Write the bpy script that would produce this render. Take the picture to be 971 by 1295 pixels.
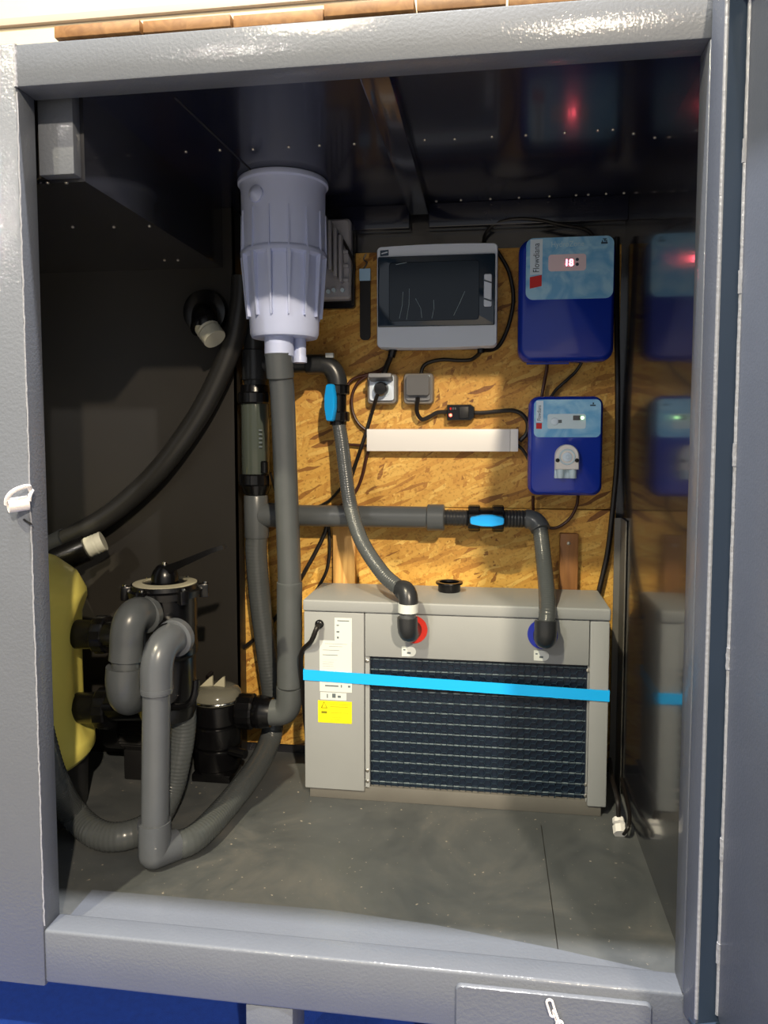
import bpy, bmesh, math, random
from mathutils import Vector, Matrix, Euler
R = math.radians
random.seed(7)
scene = bpy.context.scene
for o in list(bpy.data.objects):
    bpy.data.objects.remove(o)
COL = scene.collection

# ---------------------------------------------------------------- camera
cam_d = bpy.data.cameras.new('camera')
cam = bpy.data.objects.new('camera', cam_d); COL.objects.link(cam)
cam.location = (0.0, -1.30, 1.0)
cam.rotation_euler = (R(90 - 4.0), 0.0, math.atan2(135, 950))
cam_d.sensor_fit = 'VERTICAL'; cam_d.sensor_height = 36.0
cam_d.lens = 950 / 1295 * 36.0
cam_d.shift_y = -31.5 / 1295
cam_d.clip_start = 0.02
scene.camera = cam

# ---------------------------------------------------------------- world, lamps, exposure
world = bpy.data.worlds.new('hall'); scene.world = world; world.use_nodes = True
bg = world.node_tree.nodes['Background']
bg.inputs['Color'].default_value = (0.90, 0.94, 1.0, 1); bg.inputs['Strength'].default_value = 0.49
vs = scene.view_settings
vs.view_transform = 'Standard'; vs.look = 'None'; vs.exposure = 0.0; vs.gamma = 1.0
vs.use_curve_mapping = False

def hall_lamp(name, az, el, dist, power, size, color, target=(-0.2, 0.0, 1.2)):
    """a ceiling spotlight of the hall: az degrees right of the opening's axis, el degrees up"""
    d = bpy.data.lights.new(name, 'POINT'); d.energy = power; d.shadow_soft_size = size; d.color = color
    o = bpy.data.objects.new(name, d); COL.objects.link(o)
    a, e = R(az), R(el)
    o.location = Vector(target) + dist * Vector((math.sin(a) * math.cos(e), -math.cos(a) * math.cos(e), math.sin(e)))
    return o
hall_lamp('hall_lamp_right', 18, 25.5, 9.0, 4100, 0.10, (1.0, 0.84, 0.62), (0.33, 0, 1.63))
hall_lamp('hall_lamp_left', -25, 25.5, 9.0, 900, 0.10, (1.0, 0.93, 0.84), (-0.62, 0, 1.67))
hall_lamp('hall_lamp_high', -21, 46, 8.5, 3900, 0.10, (1.0, 0.88, 0.60), (-0.3, 0, 1.63))
hall_lamp('hall_lamp_overhead', 4, 84.6, 5.0, 3400, 0.08, (1.0, 0.97, 0.95), (-0.2, 0, 1.63))

# ---------------------------------------------------------------- materials
def lin(c):
    c = c / 255.0
    return c / 12.92 if c <= 0.04045 else ((c + 0.055) / 1.055) ** 2.4
def rgb(r, g, b): return (lin(r), lin(g), lin(b), 1.0)
MATS = {}
def mat(name, col, rough=0.5, metal=0.0, bump=0.0, bscale=300.0, vary=0.0, vscale=6.0, coat=0.0, trans=0.0,
        alpha=1.0, emit=None, estr=0.0, ior=1.45, spec=0.5, rvary=0.0):
    m = bpy.data.materials.new(name); m.use_nodes = True
    nt = m.node_tree; p = nt.nodes['Principled BSDF']
    p.inputs['Base Color'].default_value = col
    p.inputs['Roughness'].default_value = rough; p.inputs['Metallic'].default_value = metal
    p.inputs['Coat Weight'].default_value = coat; p.inputs['Coat Roughness'].default_value = 0.08
    p.inputs['Transmission Weight'].default_value = trans; p.inputs['Alpha'].default_value = alpha
    p.inputs['IOR'].default_value = ior; p.inputs['Specular IOR Level'].default_value = spec
    if emit: p.inputs['Emission Color'].default_value = emit; p.inputs['Emission Strength'].default_value = estr
    tc = nt.nodes.new('ShaderNodeTexCoord')
    if vary > 0 or rvary > 0:
        n = nt.nodes.new('ShaderNodeTexNoise'); n.inputs['Scale'].default_value = vscale; n.inputs['Detail'].default_value = 7
        n.inputs['Roughness'].default_value = 0.65
        nt.links.new(tc.outputs['Object'], n.inputs['Vector'])
        if vary > 0:
            mx = nt.nodes.new('ShaderNodeMix'); mx.data_type = 'RGBA'
            k0, k1 = 1 - vary, 1 + vary
            mx.inputs[6].default_value = (col[0] * k0, col[1] * k0, col[2] * k0, 1)
            mx.inputs[7].default_value = (min(1, col[0] * k1), min(1, col[1] * k1), min(1, col[2] * k1), 1)
            rmp = nt.nodes.new('ShaderNodeMapRange'); rmp.inputs[1].default_value = 0.3; rmp.inputs[2].default_value = 0.7
            nt.links.new(n.outputs['Fac'], rmp.inputs[0]); nt.links.new(rmp.outputs[0], mx.inputs[0])
            nt.links.new(mx.outputs[2], p.inputs['Base Color'])
        if rvary > 0:
            mr = nt.nodes.new('ShaderNodeMapRange'); mr.inputs[1].default_value = 0.3; mr.inputs[2].default_value = 0.7
            mr.inputs[3].default_value = max(0.02, rough - rvary); mr.inputs[4].default_value = min(1, rough + rvary)
            nt.links.new(n.outputs['Fac'], mr.inputs[0]); nt.links.new(mr.outputs[0], p.inputs['Roughness'])
    if bump > 0:
        nb = nt.nodes.new('ShaderNodeTexNoise'); nb.inputs['Scale'].default_value = bscale; nb.inputs['Detail'].default_value = 3
        nt.links.new(tc.outputs['Object'], nb.inputs['Vector'])
        b = nt.nodes.new('ShaderNodeBump'); b.inputs['Strength'].default_value = bump; b.inputs['Distance'].default_value = 0.002
        nt.links.new(nb.outputs['Fac'], b.inputs['Height']); nt.links.new(b.outputs['Normal'], p.inputs['Normal'])
        if coat > 0: nt.links.new(b.outputs['Normal'], p.inputs['Coat Normal'])
    MATS[name] = m
    return m

mat('frame_paint', rgb(92, 97, 107), 0.58, bump=0.34, bscale=170, vary=0.04, vscale=5, coat=0.45)
mat('sheet_paint', rgb(36, 37, 43), 0.20, vary=0.15, vscale=3, coat=0.7, bump=0.03, bscale=25, spec=0.8)
mat('ceiling_paint', rgb(24, 27, 44), 0.20, vary=0.15, vscale=3, coat=0.25, bump=0.03, bscale=25)
mat('plate_paint', rgb(36, 34, 32), 0.42, vary=0.12, vscale=4, bump=0.05, bscale=120)
mat('door_paint', rgb(86, 92, 106), 0.30, bump=0.15, bscale=240, vary=0.08, vscale=3)
mat('channel_paint', rgb(48, 60, 78), 0.38, vary=0.08, vscale=4)
mat('weld', rgb(150, 152, 160), 0.25, bump=0.6, bscale=120)
mat('screw_steel', rgb(190, 185, 175), 0.3, metal=1.0)
mat('pvc_grey', rgb(78, 82, 85), 0.30, vary=0.06, vscale=14, bump=0.03, bscale=80)
mat('pvc_blue_grey', rgb(80, 84, 91), 0.28, vary=0.06, vscale=14, bump=0.03, bscale=80)
mat('pvc_dark', rgb(42, 44, 47), 0.30, vary=0.08, vscale=14)
mat('hose_grey', rgb(74, 78, 80), 0.24, vary=0.07, vscale=12)
mat('hose_dark', rgb(36, 36, 36), 0.36, vary=0.1, vscale=10)
mat('black_plastic', rgb(10, 10, 12), 0.25, vary=0.1, vscale=20)
mat('black_matte', rgb(20, 20, 22), 0.5)
mat('cable_black', rgb(22, 18, 17), 0.45)
mat('cable_brown', rgb(58, 26, 16), 0.4)
mat('tank_plastic', rgb(184, 194, 226), 0.42, vary=0.03, vscale=8)
mat('white_plastic', rgb(224, 222, 220), 0.4)
mat('light_grey_plastic', rgb(206, 216, 232), 0.35)
mat('mid_grey_plastic', rgb(112, 113, 117), 0.42)
mat('dark_grey_plastic', rgb(84, 84, 86), 0.45)
mat('socket_clear_box', rgb(116, 112, 108), 0.3)
mat('box_blue', rgb(18, 50, 164), 0.24, vary=0.05, vscale=4, coat=0.2)
mat('label_red', rgb(196, 32, 30), 0.4)
mat('label_white', rgb(205, 222, 238), 0.35)
mat('label_pale', rgb(196, 216, 228), 0.35)
mat('print_dark', rgb(38, 60, 84), 0.4)
mat('print_pale', rgb(180, 212, 232), 0.4)
mat('print_grey', rgb(92, 102, 108), 0.5)
mat('print_olive', rgb(120, 118, 10), 0.5)
mat('led_red', rgb(255, 150, 150), 0.4, emit=(1.0, 0.10, 0.14, 1), estr=30.0)
mat('led_red_dot', rgb(255, 90, 70), 0.4, emit=(1.0, 0.08, 0.05, 1), estr=9.0)
mat('led_window', rgb(225, 205, 215), 0.35)
mat('led_white', rgb(240, 255, 240), 0.4, emit=(0.45, 1.0, 0.35, 1), estr=6.0)
mat('handle_blue', rgb(14, 158, 238), 0.42)
mat('strap_blue', rgb(12, 172, 248), 0.5)
mat('strap_tag_blue', rgb(170, 210, 244), 0.4)
mat('hp_grey', rgb(144, 147, 149), 0.45, bump=0.10, bscale=500, vary=0.03, vscale=3)
mat('hp_base_grey', rgb(98, 96, 92), 0.5, vary=0.08, vscale=8)
mat('coil_navy', rgb(12, 26, 44), 0.42)
mat('coil_tube', rgb(92, 106, 114), 0.4)
mat('coil_wire', rgb(36, 52, 66), 0.38)
mat('ring_red', rgb(214, 44, 30), 0.45)
mat('ring_blue', rgb(28, 44, 158), 0.45)
mat('sticker_white', rgb(206, 211, 209), 0.5)
mat('sticker_yellow', rgb(226, 214, 18), 0.5)
mat('filter_yellow', rgb(252, 238, 122), 0.34, vary=0.03, vscale=5)
mat('filter_base', rgb(46, 47, 50), 0.45, vary=0.08)
mat('thread_tape', rgb(186, 186, 172), 0.55, bump=0.5, bscale=90)
mat('carpet_blue', rgb(8, 54, 150), 0.9, vary=0.15, vscale=60, bump=0.4, bscale=400)
mat('hall_cream', rgb(190, 178, 150), 0.8, vary=0.02)
mat('hall_band', rgb(168, 150, 132), 0.7)
mat('lid_clear', rgb(150, 148, 134), 0.14, trans=0.55, ior=1.4)
mat('chrome', rgb(205, 205, 200), 0.12, metal=1.0)
mat('galvanised', rgb(188, 186, 184), 0.28, metal=0.9)
mat('white_rope', rgb(232, 226, 224), 0.6, bump=0.4, bscale=250)
mat('lid_ring', rgb(176, 172, 150), 0.5)
mat('smoked_window', rgb(26, 42, 58), 0.10, coat=0.6)
mat('smoked_inner', rgb(18, 32, 46), 0.18)
mat('reflection_streak', rgb(150, 170, 180), 0.2)  # pale colour for the reflections drawn on the smoked flap
mat('cell_clear', rgb(84, 92, 86), 0.10, trans=0.3, ior=1.35)
mat('electrode', rgb(120, 124, 116), 0.3, metal=0.6)
mat('driver_grey', rgb(160, 160, 168), 0.42)
mat('hall_floor', rgb(120, 116, 112), 0.6, vary=0.08, vscale=2)
mat('pale_corrugated', rgb(130, 134, 134), 0.4)
mat('underside', rgb(14, 14, 16), 0.6)

def ramp_node(nt, stops):
    r = nt.nodes.new('ShaderNodeValToRGB'); cr_ = r.color_ramp
    while len(cr_.elements) < len(stops): cr_.elements.new(0.5)
    for e, (p, c) in zip(cr_.elements, stops): e.position = p; e.color = c
    return r

def osb_material(name):
    """pressed strands: elongated voronoi cells at several angles, chosen per larger cell"""
    m = bpy.data.materials.new(name); m.use_nodes = True; nt = m.node_tree; L = nt.links
    p = nt.nodes['Principled BSDF']; p.inputs['Roughness'].default_value = 0.55
    tc = nt.nodes.new('ShaderNodeTexCoord')
    warp = nt.nodes.new('ShaderNodeTexNoise'); warp.inputs['Scale'].default_value = 9; warp.inputs['Detail'].default_value = 2
    L.new(tc.outputs['Object'], warp.inputs['Vector'])
    wa = nt.nodes.new('ShaderNodeMix'); wa.data_type = 'RGBA'; wa.blend_type = 'ADD'; wa.inputs[0].default_value = 0.03
    L.new(tc.outputs['Object'], wa.inputs[6]); L.new(warp.outputs['Color'], wa.inputs[7])
    prev = None; prevh = None
    for i, ang in enumerate((12, 58, 100, 150, -20)):
        mp = nt.nodes.new('ShaderNodeMapping'); mp.vector_type = 'TEXTURE'
        mp.inputs['Location'].default_value = (i * 1.7, 0, i * 2.3)
        mp.inputs['Rotation'].default_value = (0, R(ang), 0)
        mp.inputs['Scale'].default_value = (0.070, 0.05, 0.011)
        L.new(wa.outputs[2], mp.inputs['Vector'])
        v = nt.nodes.new('ShaderNodeTexVoronoi'); v.inputs['Scale'].default_value = 1.0
        L.new(mp.outputs[0], v.inputs['Vector'])
        sp = nt.nodes.new('ShaderNodeSeparateColor'); L.new(v.outputs['Color'], sp.inputs[0])
        if prev is None: prev, prevh = sp.outputs[0], v.outputs['Distance']
        else:
            sel = nt.nodes.new('ShaderNodeMath'); sel.operation = 'GREATER_THAN'; sel.inputs[1].default_value = 0.55
            L.new(sp.outputs[1], sel.inputs[0])
            mx = nt.nodes.new('ShaderNodeMix'); mx.data_type = 'FLOAT'
            L.new(sel.outputs[0], mx.inputs[0]); L.new(prev, mx.inputs[2]); L.new(sp.outputs[0], mx.inputs[3])
            mh = nt.nodes.new('ShaderNodeMix'); mh.data_type = 'FLOAT'
            L.new(sel.outputs[0], mh.inputs[0]); L.new(prevh, mh.inputs[2]); L.new(v.outputs['Distance'], mh.inputs[3])
            prev, prevh = mx.outputs[0], mh.outputs[0]
    r = ramp_node(nt, [(0.0, rgb(128, 82, 30)), (0.05, rgb(174, 122, 50)), (0.15, rgb(200, 148, 66)), (0.5, rgb(210, 162, 76)),
                       (0.85, rgb(218, 174, 88)), (1.0, rgb(228, 190, 106))])
    L.new(prev, r.inputs[0])
    big = nt.nodes.new('ShaderNodeTexNoise'); big.inputs['Scale'].default_value = 2.6; big.inputs['Detail'].default_value = 3
    L.new(tc.outputs['Object'], big.inputs['Vector'])
    br = ramp_node(nt, [(0.3, (0.80, 0.74, 0.62, 1)), (0.7, (1.0, 1.0, 0.95, 1))]); L.new(big.outputs['Fac'], br.inputs[0])
    fine = nt.nodes.new('ShaderNodeTexNoise'); fine.inputs['Scale'].default_value = 130; fine.inputs['Detail'].default_value = 5
    L.new(tc.outputs['Object'], fine.inputs['Vector'])
    fr = ramp_node(nt, [(0.30, (0.55, 0.46, 0.36, 1)), (0.46, (1, 1, 1, 1))]); L.new(fine.outputs['Fac'], fr.inputs[0])
    m1 = nt.nodes.new('ShaderNodeMix'); m1.data_type = 'RGBA'; m1.blend_type = 'MULTIPLY'; m1.inputs[0].default_value = 1
    L.new(r.outputs[0], m1.inputs[6]); L.new(br.outputs[0], m1.inputs[7])
    m2 = nt.nodes.new('ShaderNodeMix'); m2.data_type = 'RGBA'; m2.blend_type = 'MULTIPLY'; m2.inputs[0].default_value = 0.8
    L.new(m1.outputs[2], m2.inputs[6]); L.new(fr.outputs[0], m2.inputs[7])
    L.new(m2.outputs[2], p.inputs['Base Color'])
    b = nt.nodes.new('ShaderNodeBump'); b.inputs['Strength'].default_value = 0.5; b.inputs['Distance'].default_value = 0.002
    L.new(prev, b.inputs['Height']); L.new(b.outputs['Normal'], p.inputs['Normal'])
    MATS[name] = m

def wood_material(name, c0, c1, axis_scale, rot=(0, 0, 0)):
    m = bpy.data.materials.new(name); m.use_nodes = True; nt = m.node_tree; L = nt.links
    p = nt.nodes['Principled BSDF']; p.inputs['Roughness'].default_value = 0.55
    tc = nt.nodes.new('ShaderNodeTexCoord'); mp = nt.nodes.new('ShaderNodeMapping')
    mp.inputs['Scale'].default_value = axis_scale; mp.inputs['Rotation'].default_value = rot
    L.new(tc.outputs['Object'], mp.inputs['Vector'])
    n = nt.nodes.new('ShaderNodeTexNoise'); n.inputs['Scale'].default_value = 4; n.inputs['Detail'].default_value = 6; n.inputs['Distortion'].default_value = 1.2
    L.new(mp.outputs[0], n.inputs['Vector'])
    r = ramp_node(nt, [(0.3, c0), (0.7, c1)]); L.new(n.outputs['Fac'], r.inputs[0])
    oi = nt.nodes.new('ShaderNodeObjectInfo')
    hs = nt.nodes.new('ShaderNodeHueSaturation'); mr = nt.nodes.new('ShaderNodeMapRange')
    mr.inputs[3].default_value = 0.82; mr.inputs[4].default_value = 1.12
    L.new(oi.outputs['Random'], mr.inputs[0]); L.new(mr.outputs[0], hs.inputs['Value']); L.new(r.outputs[0], hs.inputs['Color'])
    L.new(hs.outputs[0], p.inputs['Base Color'])
    MATS[name] = m

def floor_material(name):
    m = bpy.data.materials.new(name); m.use_nodes = True; nt = m.node_tree; L = nt.links
    p = nt.nodes['Principled BSDF']
    tc = nt.nodes.new('ShaderNodeTexCoord')
    n = nt.nodes.new('ShaderNodeTexNoise'); n.inputs['Scale'].default_value = 3.5; n.inputs['Detail'].default_value = 8; n.inputs['Roughness'].default_value = 0.7
    n.inputs['Distortion'].default_value = 0.6
    L.new(tc.outputs['Object'], n.inputs['Vector'])
    r = ramp_node(nt, [(0.30, rgb(62, 66, 70)), (0.52, rgb(80, 83, 85)), (0.72, rgb(102, 101, 99))]); L.new(n.outputs['Fac'], r.inputs[0])
    sp = nt.nodes.new('ShaderNodeTexNoise'); sp.inputs['Scale'].default_value = 85; sp.inputs['Detail'].default_value = 2
    L.new(tc.outputs['Object'], sp.inputs['Vector'])
    sr = ramp_node(nt, [(0.70, (0, 0, 0, 1)), (0.76, (1, 1, 1, 1))]); L.new(sp.outputs['Fac'], sr.inputs[0])
    mx = nt.nodes.new('ShaderNodeMix'); mx.data_type = 'RGBA'; mx.inputs[7].default_value = rgb(158, 150, 138)
    L.new(sr.outputs[0], mx.inputs[0]); L.new(r.outputs[0], mx.inputs[6]); L.new(mx.outputs[2], p.inputs['Base Color'])
    rr = nt.nodes.new('ShaderNodeMapRange'); rr.inputs[1].default_value = 0.3; rr.inputs[2].default_value = 0.7
    rr.inputs[3].default_value = 0.30; rr.inputs[4].default_value = 0.62
    L.new(n.outputs['Fac'], rr.inputs[0]); L.new(rr.outputs[0], p.inputs['Roughness'])
    MATS[name] = m

def label_material(name, c0, c1):
    """printed blue panel with soft wave shapes"""
    m = bpy.data.materials.new(name); m.use_nodes = True; nt = m.node_tree; L = nt.links
    p = nt.nodes['Principled BSDF']; p.inputs['Roughness'].default_value = 0.3
    tc = nt.nodes.new('ShaderNodeTexCoord')
    n = nt.nodes.new('ShaderNodeTexNoise'); n.inputs['Scale'].default_value = 14; n.inputs['Detail'].default_value = 4; n.inputs['Distortion'].default_value = 1.5
    L.new(tc.outputs['Object'], n.inputs['Vector'])
    r = ramp_node(nt, [(0.38, c0), (0.62, c1)]); L.new(n.outputs['Fac'], r.inputs[0]); L.new(r.outputs[0], p.inputs['Base Color'])
    MATS[name] = m

osb_material('osb')
wood_material('deck_wood', rgb(112, 76, 40), rgb(142, 104, 62), (10, 1.2, 12))
wood_material('batten_wood', rgb(184, 132, 66), rgb(216, 170, 98), (14, 14, 1.2))
wood_material('batten_dark_wood', rgb(116, 74, 36), rgb(140, 94, 48), (14, 14, 1.2))
floor_material('floor_plate')
label_material('label_blue', rgb(104, 170, 220), rgb(156, 204, 234))

# ---------------------------------------------------------------- mesh helpers
def cr(pts, n=8):
    """smooth path through the points (Catmull-Rom)"""
    P = [Vector(p) for p in pts]
    if len(P) < 3: return P
    Q = [P[0] * 2 - P[1]] + P + [P[-1] * 2 - P[-2]]
    out = []
    for i in range(1, len(Q) - 2):
        a, b, c, d = Q[i - 1], Q[i], Q[i + 1], Q[i + 2]
        for k in range(n):
            t = k / n
            out.append(0.5 * ((2 * b) + (c - a) * t + (2 * a - 5 * b + 4 * c - d) * t * t + (3 * b - a - 3 * c + d) * t ** 3))
    out.append(P[-1]); return out

def bend(p0, pc, p1, n=10):
    """elbow centre line: straight into a round turn at pc"""
    a, c, b = Vector(p0), Vector(pc), Vector(p1)
    return [a * (1 - t) ** 2 + c * 2 * t * (1 - t) + b * t * t for t in [i / n for i in range(n + 1)]]

def wall_frame(p):
    """local x right, y up, z out of the back wall towards the opening"""
    return Matrix(((1, 0, 0, p[0]), (0, 0, -1, p[1]), (0, 1, 0, p[2]), (0, 0, 0, 1)))
def axis_frame(p, d):
    """local z along d"""
    q = Vector((0, 0, 1)).rotation_difference(Vector(d).normalized())
    return Matrix.Translation(Vector(p)) @ q.to_matrix().to_4x4()
def rrect(w, h, r, n=6):
    o = []
    for cx, cy, a0 in ((w / 2 - r, h / 2 - r, 0), (-w / 2 + r, h / 2 - r, 90), (-w / 2 + r, -h / 2 + r, 180), (w / 2 - r, -h / 2 + r, 270)):
        for k in range(n + 1):
            a = R(a0 + 90 * k / n); o.append((cx + r * math.cos(a), cy + r * math.sin(a)))
    return o
def circle(r, n=24, ph=0.0):
    return [(r * math.cos(2 * math.pi * k / n + ph), r * math.sin(2 * math.pi * k / n + ph)) for k in range(n)]

class MB:
    def __init__(s):
        s.bm = bmesh.new(); s.flat = s.bm.faces.layers.int.new('flat')
    def loft(s, rings, closed=True, cap=True):
        V = [[s.bm.verts.new(p) for p in r] for r in rings]
        n = len(V[0])
        for a, b in zip(V, V[1:]):
            for i in range(n if closed else n - 1):
                j = (i + 1) % n
                try: s.bm.faces.new((a[i], a[j], b[j], b[i]))
                except ValueError: pass
        if cap and closed:
            for f in (s.bm.faces.new(V[0][::-1]), s.bm.faces.new(V[-1])): f[s.flat] = 1
        return s
    def stack(s, layers, M=Matrix()):
        """layers of (outline2d, z)"""
        return s.loft([[M @ Vector((x, y, z)) for x, y in o] for o, z in layers])
    def prism(s, outline, z0, z1, M=Matrix()):
        return s.stack([(outline, z0), (outline, z1)], M)
    def box(s, c, size, rot=None, bevel=0.0, seg=2, M=None):
        g = bmesh.ops.create_cube(s.bm, size=1.0)
        vs_ = g['verts']
        T = Matrix.Translation(Vector(c)) @ (Euler(rot).to_matrix().to_4x4() if rot else Matrix()) @ Matrix.Diagonal((size[0], size[1], size[2], 1))
        if M is not None: T = M @ T
        bmesh.ops.transform(s.bm, matrix=T, verts=vs_)
        if bevel > 0:
            es = list({e for v in vs_ for e in v.link_edges})
            for f in {f for v in vs_ for f in v.link_faces}: f[s.flat] = 1
            bv = bmesh.ops.bevel(s.bm, geom=es, offset=bevel, segments=seg, affect='EDGES', profile=0.5)
            for f in bv['faces']: f[s.flat] = 0
        return s
    def box2(s, lo, hi, bevel=0.0, seg=2):
        return s.box([(a + b) / 2 for a, b in zip(lo, hi)], [abs(b - a) for a, b in zip(lo, hi)], None, bevel, seg)
    def tube(s, pts, r, seg=12, radii=None, cap=True, closed=False):
        P = [Vector(p) for p in pts]; n = len(P)
        rings = []; up = None
        for i in range(n):
            if closed: t = P[(i + 1) % n] - P[i - 1]
            else: t = P[min(i + 1, n - 1)] - P[max(i - 1, 0)]
            t.normalize()
            if up is None:
                up = Vector((0, 0, 1)) if abs(t.z) < 0.9 else Vector((1, 0, 0))
            u = up - t * up.dot(t); u.normalize(); up = u; w = t.cross(u)
            rr = radii[i] if radii else r
            rings.append([P[i] + (u * math.cos(2 * math.pi * k / seg) + w * math.sin(2 * math.pi * k / seg)) * rr for k in range(seg)])
        if closed: rings.append(rings[0])
        return s.loft(rings, True, cap and not closed)
    def cyl(s, p0, p1, r, r1=None, seg=24):
        M = axis_frame(p0, Vector(p1) - Vector(p0)); L = (Vector(p1) - Vector(p0)).length
        return s.stack([(circle(r, seg), 0), (circle(r1 if r1 is not None else r, seg), L)], M)
    def lathe(s, prof, M=Matrix(), seg=32):
        return s.stack([(circle(max(r, 1e-4), seg), z) for r, z in prof], M)
    def torus(s, M, Rr, r, n=24, seg=8):
        return s.tube([M @ Vector((Rr * math.cos(2 * math.pi * k / n), Rr * math.sin(2 * math.pi * k / n), 0)) for k in range(n)], r, seg, closed=True)
    def sphere(s, c, r, squash=1.0, u=16, v=10):
        g = bmesh.ops.create_uvsphere(s.bm, u_segments=u, v_segments=v, radius=r)
        bmesh.ops.transform(s.bm, matrix=Matrix.Translation(Vector(c)) @ Matrix.Diagonal((1, 1, squash, 1)), verts=g['verts'])
        return s
    def mesh(s, name, m, origin=(0, 0, 0), angle=35):
        bmesh.ops.recalc_face_normals(s.bm, faces=s.bm.faces[:])
        bmesh.ops.translate(s.bm, vec=-Vector(origin), verts=s.bm.verts[:])
        me = bpy.data.meshes.new(name)
        for f in s.bm.faces: f.smooth = f[s.flat] == 0
        s.bm.to_mesh(me); s.bm.free()
        me.set_sharp_from_angle(angle=R(angle))
        me.materials.append(MATS[m] if isinstance(m, str) else m)
        return me

def origin_of(o):
    v = Vector((0, 0, 0))
    while o is not None: v += o.location; o = o.parent
    return v
def part(name, mb, m, parent, label=None, angle=35, kind=None):
    o = bpy.data.objects.new(name, mb.mesh(name, m, origin_of(parent), angle))
    COL.objects.link(o); o.parent = parent
    if label: o['label'] = label
    if kind: o['kind'] = kind
    return o
def thing(name, loc, label, cat, group=None):
    o = bpy.data.objects.new(name, None); COL.objects.link(o); o.location = loc; o.empty_display_size = 0.05
    o['label'] = label; o['category'] = cat
    if group: o['group'] = group
    return o
def solo(name, mb, m, loc, label, cat, group=None, angle=35):
    o = bpy.data.objects.new(name, mb.mesh(name, m, loc, angle)); COL.objects.link(o); o.location = loc
    o['label'] = label; o['category'] = cat
    if group: o['group'] = group
    return o
def struct(name, mb, m, label=None, loc=(0, 0, 0), angle=35):
    o = bpy.data.objects.new(name, mb.mesh(name, m, loc, angle)); COL.objects.link(o); o.location = loc
    o['kind'] = 'structure'
    if label: o['label'] = label
    return o
def share(name, me, parent, world_loc, rot=(0, 0, 0)):
    o = bpy.data.objects.new(name, me); COL.objects.link(o); o.parent = parent
    o.location = Vector(world_loc) - origin_of(parent); o.rotation_euler = rot
    return o
def text(name, s, size, M, m, parent, ext=0.0002, align='LEFT', sx=1.0):
    c = bpy.data.curves.new(name, 'FONT'); c.body = s; c.size = size; c.extrude = ext; c.align_x = align; c.resolution_u = 3
    tmp = bpy.data.objects.new(name, c); COL.objects.link(tmp)
    me = bpy.data.meshes.new_from_object(tmp.evaluated_get(bpy.context.evaluated_depsgraph_get()))
    bpy.data.objects.remove(tmp)
    me.name = name
    T = Matrix.Translation(-origin_of(parent)) @ M @ Matrix.Diagonal((sx, 1, 1, 1))
    me.transform(T); me.materials.clear(); me.materials.append(MATS[m])
    o = bpy.data.objects.new(name, me); COL.objects.link(o); o.parent = parent
    return o
def cable(name, pts, r, label, m='cable_black', cat='cable', group=None, seg=8, n=8):
    P = cr(pts, n)
    return solo(name, MB().tube(P, r, seg), m, tuple(P[0]), label, cat, group)

W = 0.94          # back wall
OF = 0.925        # face of the strand boards
CEIL = 1.66
XR = 0.370        # right wall
XL = -1.62        # left wall

# ================================================================ STRUCTURE
fl = struct('floor', MB().box2((XL, 0.055, -0.02), (XR, W, 0.0)), 'floor_plate', 'dark grey steel floor plate of the plant compartment with dust and stains')
part('weld_seam', MB().tube([(0.139, 0.07, 0.0005), (0.137, 0.6, 0.0005)], 0.0009, 6), 'plate_paint', fl)
ce = struct('ceiling', MB().box2((XL, 0.055, CEIL), (XR + 0.02, W, CEIL + 0.02)), 'ceiling_paint', 'glossy dark steel ceiling of the plant compartment')
part('ceiling_beam', MB().box2((-0.238, 0.05, CEIL - 0.03), (-0.183, W - 0.04, CEIL + 0.0), 0.003), 'ceiling_paint', ce)
part('seam', MB().tube([(-0.62, 0.15, CEIL - 0.0005), (-0.60, 0.58, CEIL - 0.0005)], 0.0022, 6), 'black_matte', ce)
part('ceiling_rail', MB().box2((-0.44, W - 0.045, CEIL - 0.068), (-0.238, W, CEIL), 0.003), 'ceiling_paint', ce)
part('ceiling_rail', MB().box2((-0.183, W - 0.045, CEIL - 0.068), (XR, W, CEIL), 0.003), 'ceiling_paint', ce)
SCREW = MB().lathe([(0.0, -0.003), (0.003, -0.0025), (0.004, 0.0)], seg=10).mesh('screw', 'screw_steel')
for p in [(-0.7133, 0.425, 1.66), (-0.631, 0.4268, 1.66), (-0.553, 0.433, 1.66), (-0.4674, 0.4306, 1.66), (-0.395, 0.4313, 1.66), (-0.3145, 0.4333, 1.66), (-0.2431, 0.4294, 1.66), (-0.1539, 0.4329, 1.66),
          (-0.0869, 0.4378, 1.66), (-0.0045, 0.436, 1.66), (0.0699, 0.4376, 1.66), (0.1535, 0.4363, 1.66), (0.2237, 0.4332, 1.66), (0.2554, 0.4334, 1.66), (0.3036, 0.462, 1.66), (0.3548, 0.4915, 1.66)]:
    share('screw', SCREW, ce, p)
for p in [(-0.0083, 0.8913, 1.66), (0.0709, 0.8953, 1.66), (0.154, 0.9, 1.66), (0.2263, 0.8891, 1.66), (0.2589, 0.8937, 1.66), (0.3066, 0.9145, 1.66), (0.3537, 0.9284, 1.66), (-0.0906, 0.8942, 1.66), (-0.1601, 0.8917, 1.66)]:
    share('screw', SCREW, ce, (p[0], min(p[1], 0.88), p[2]))

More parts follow.
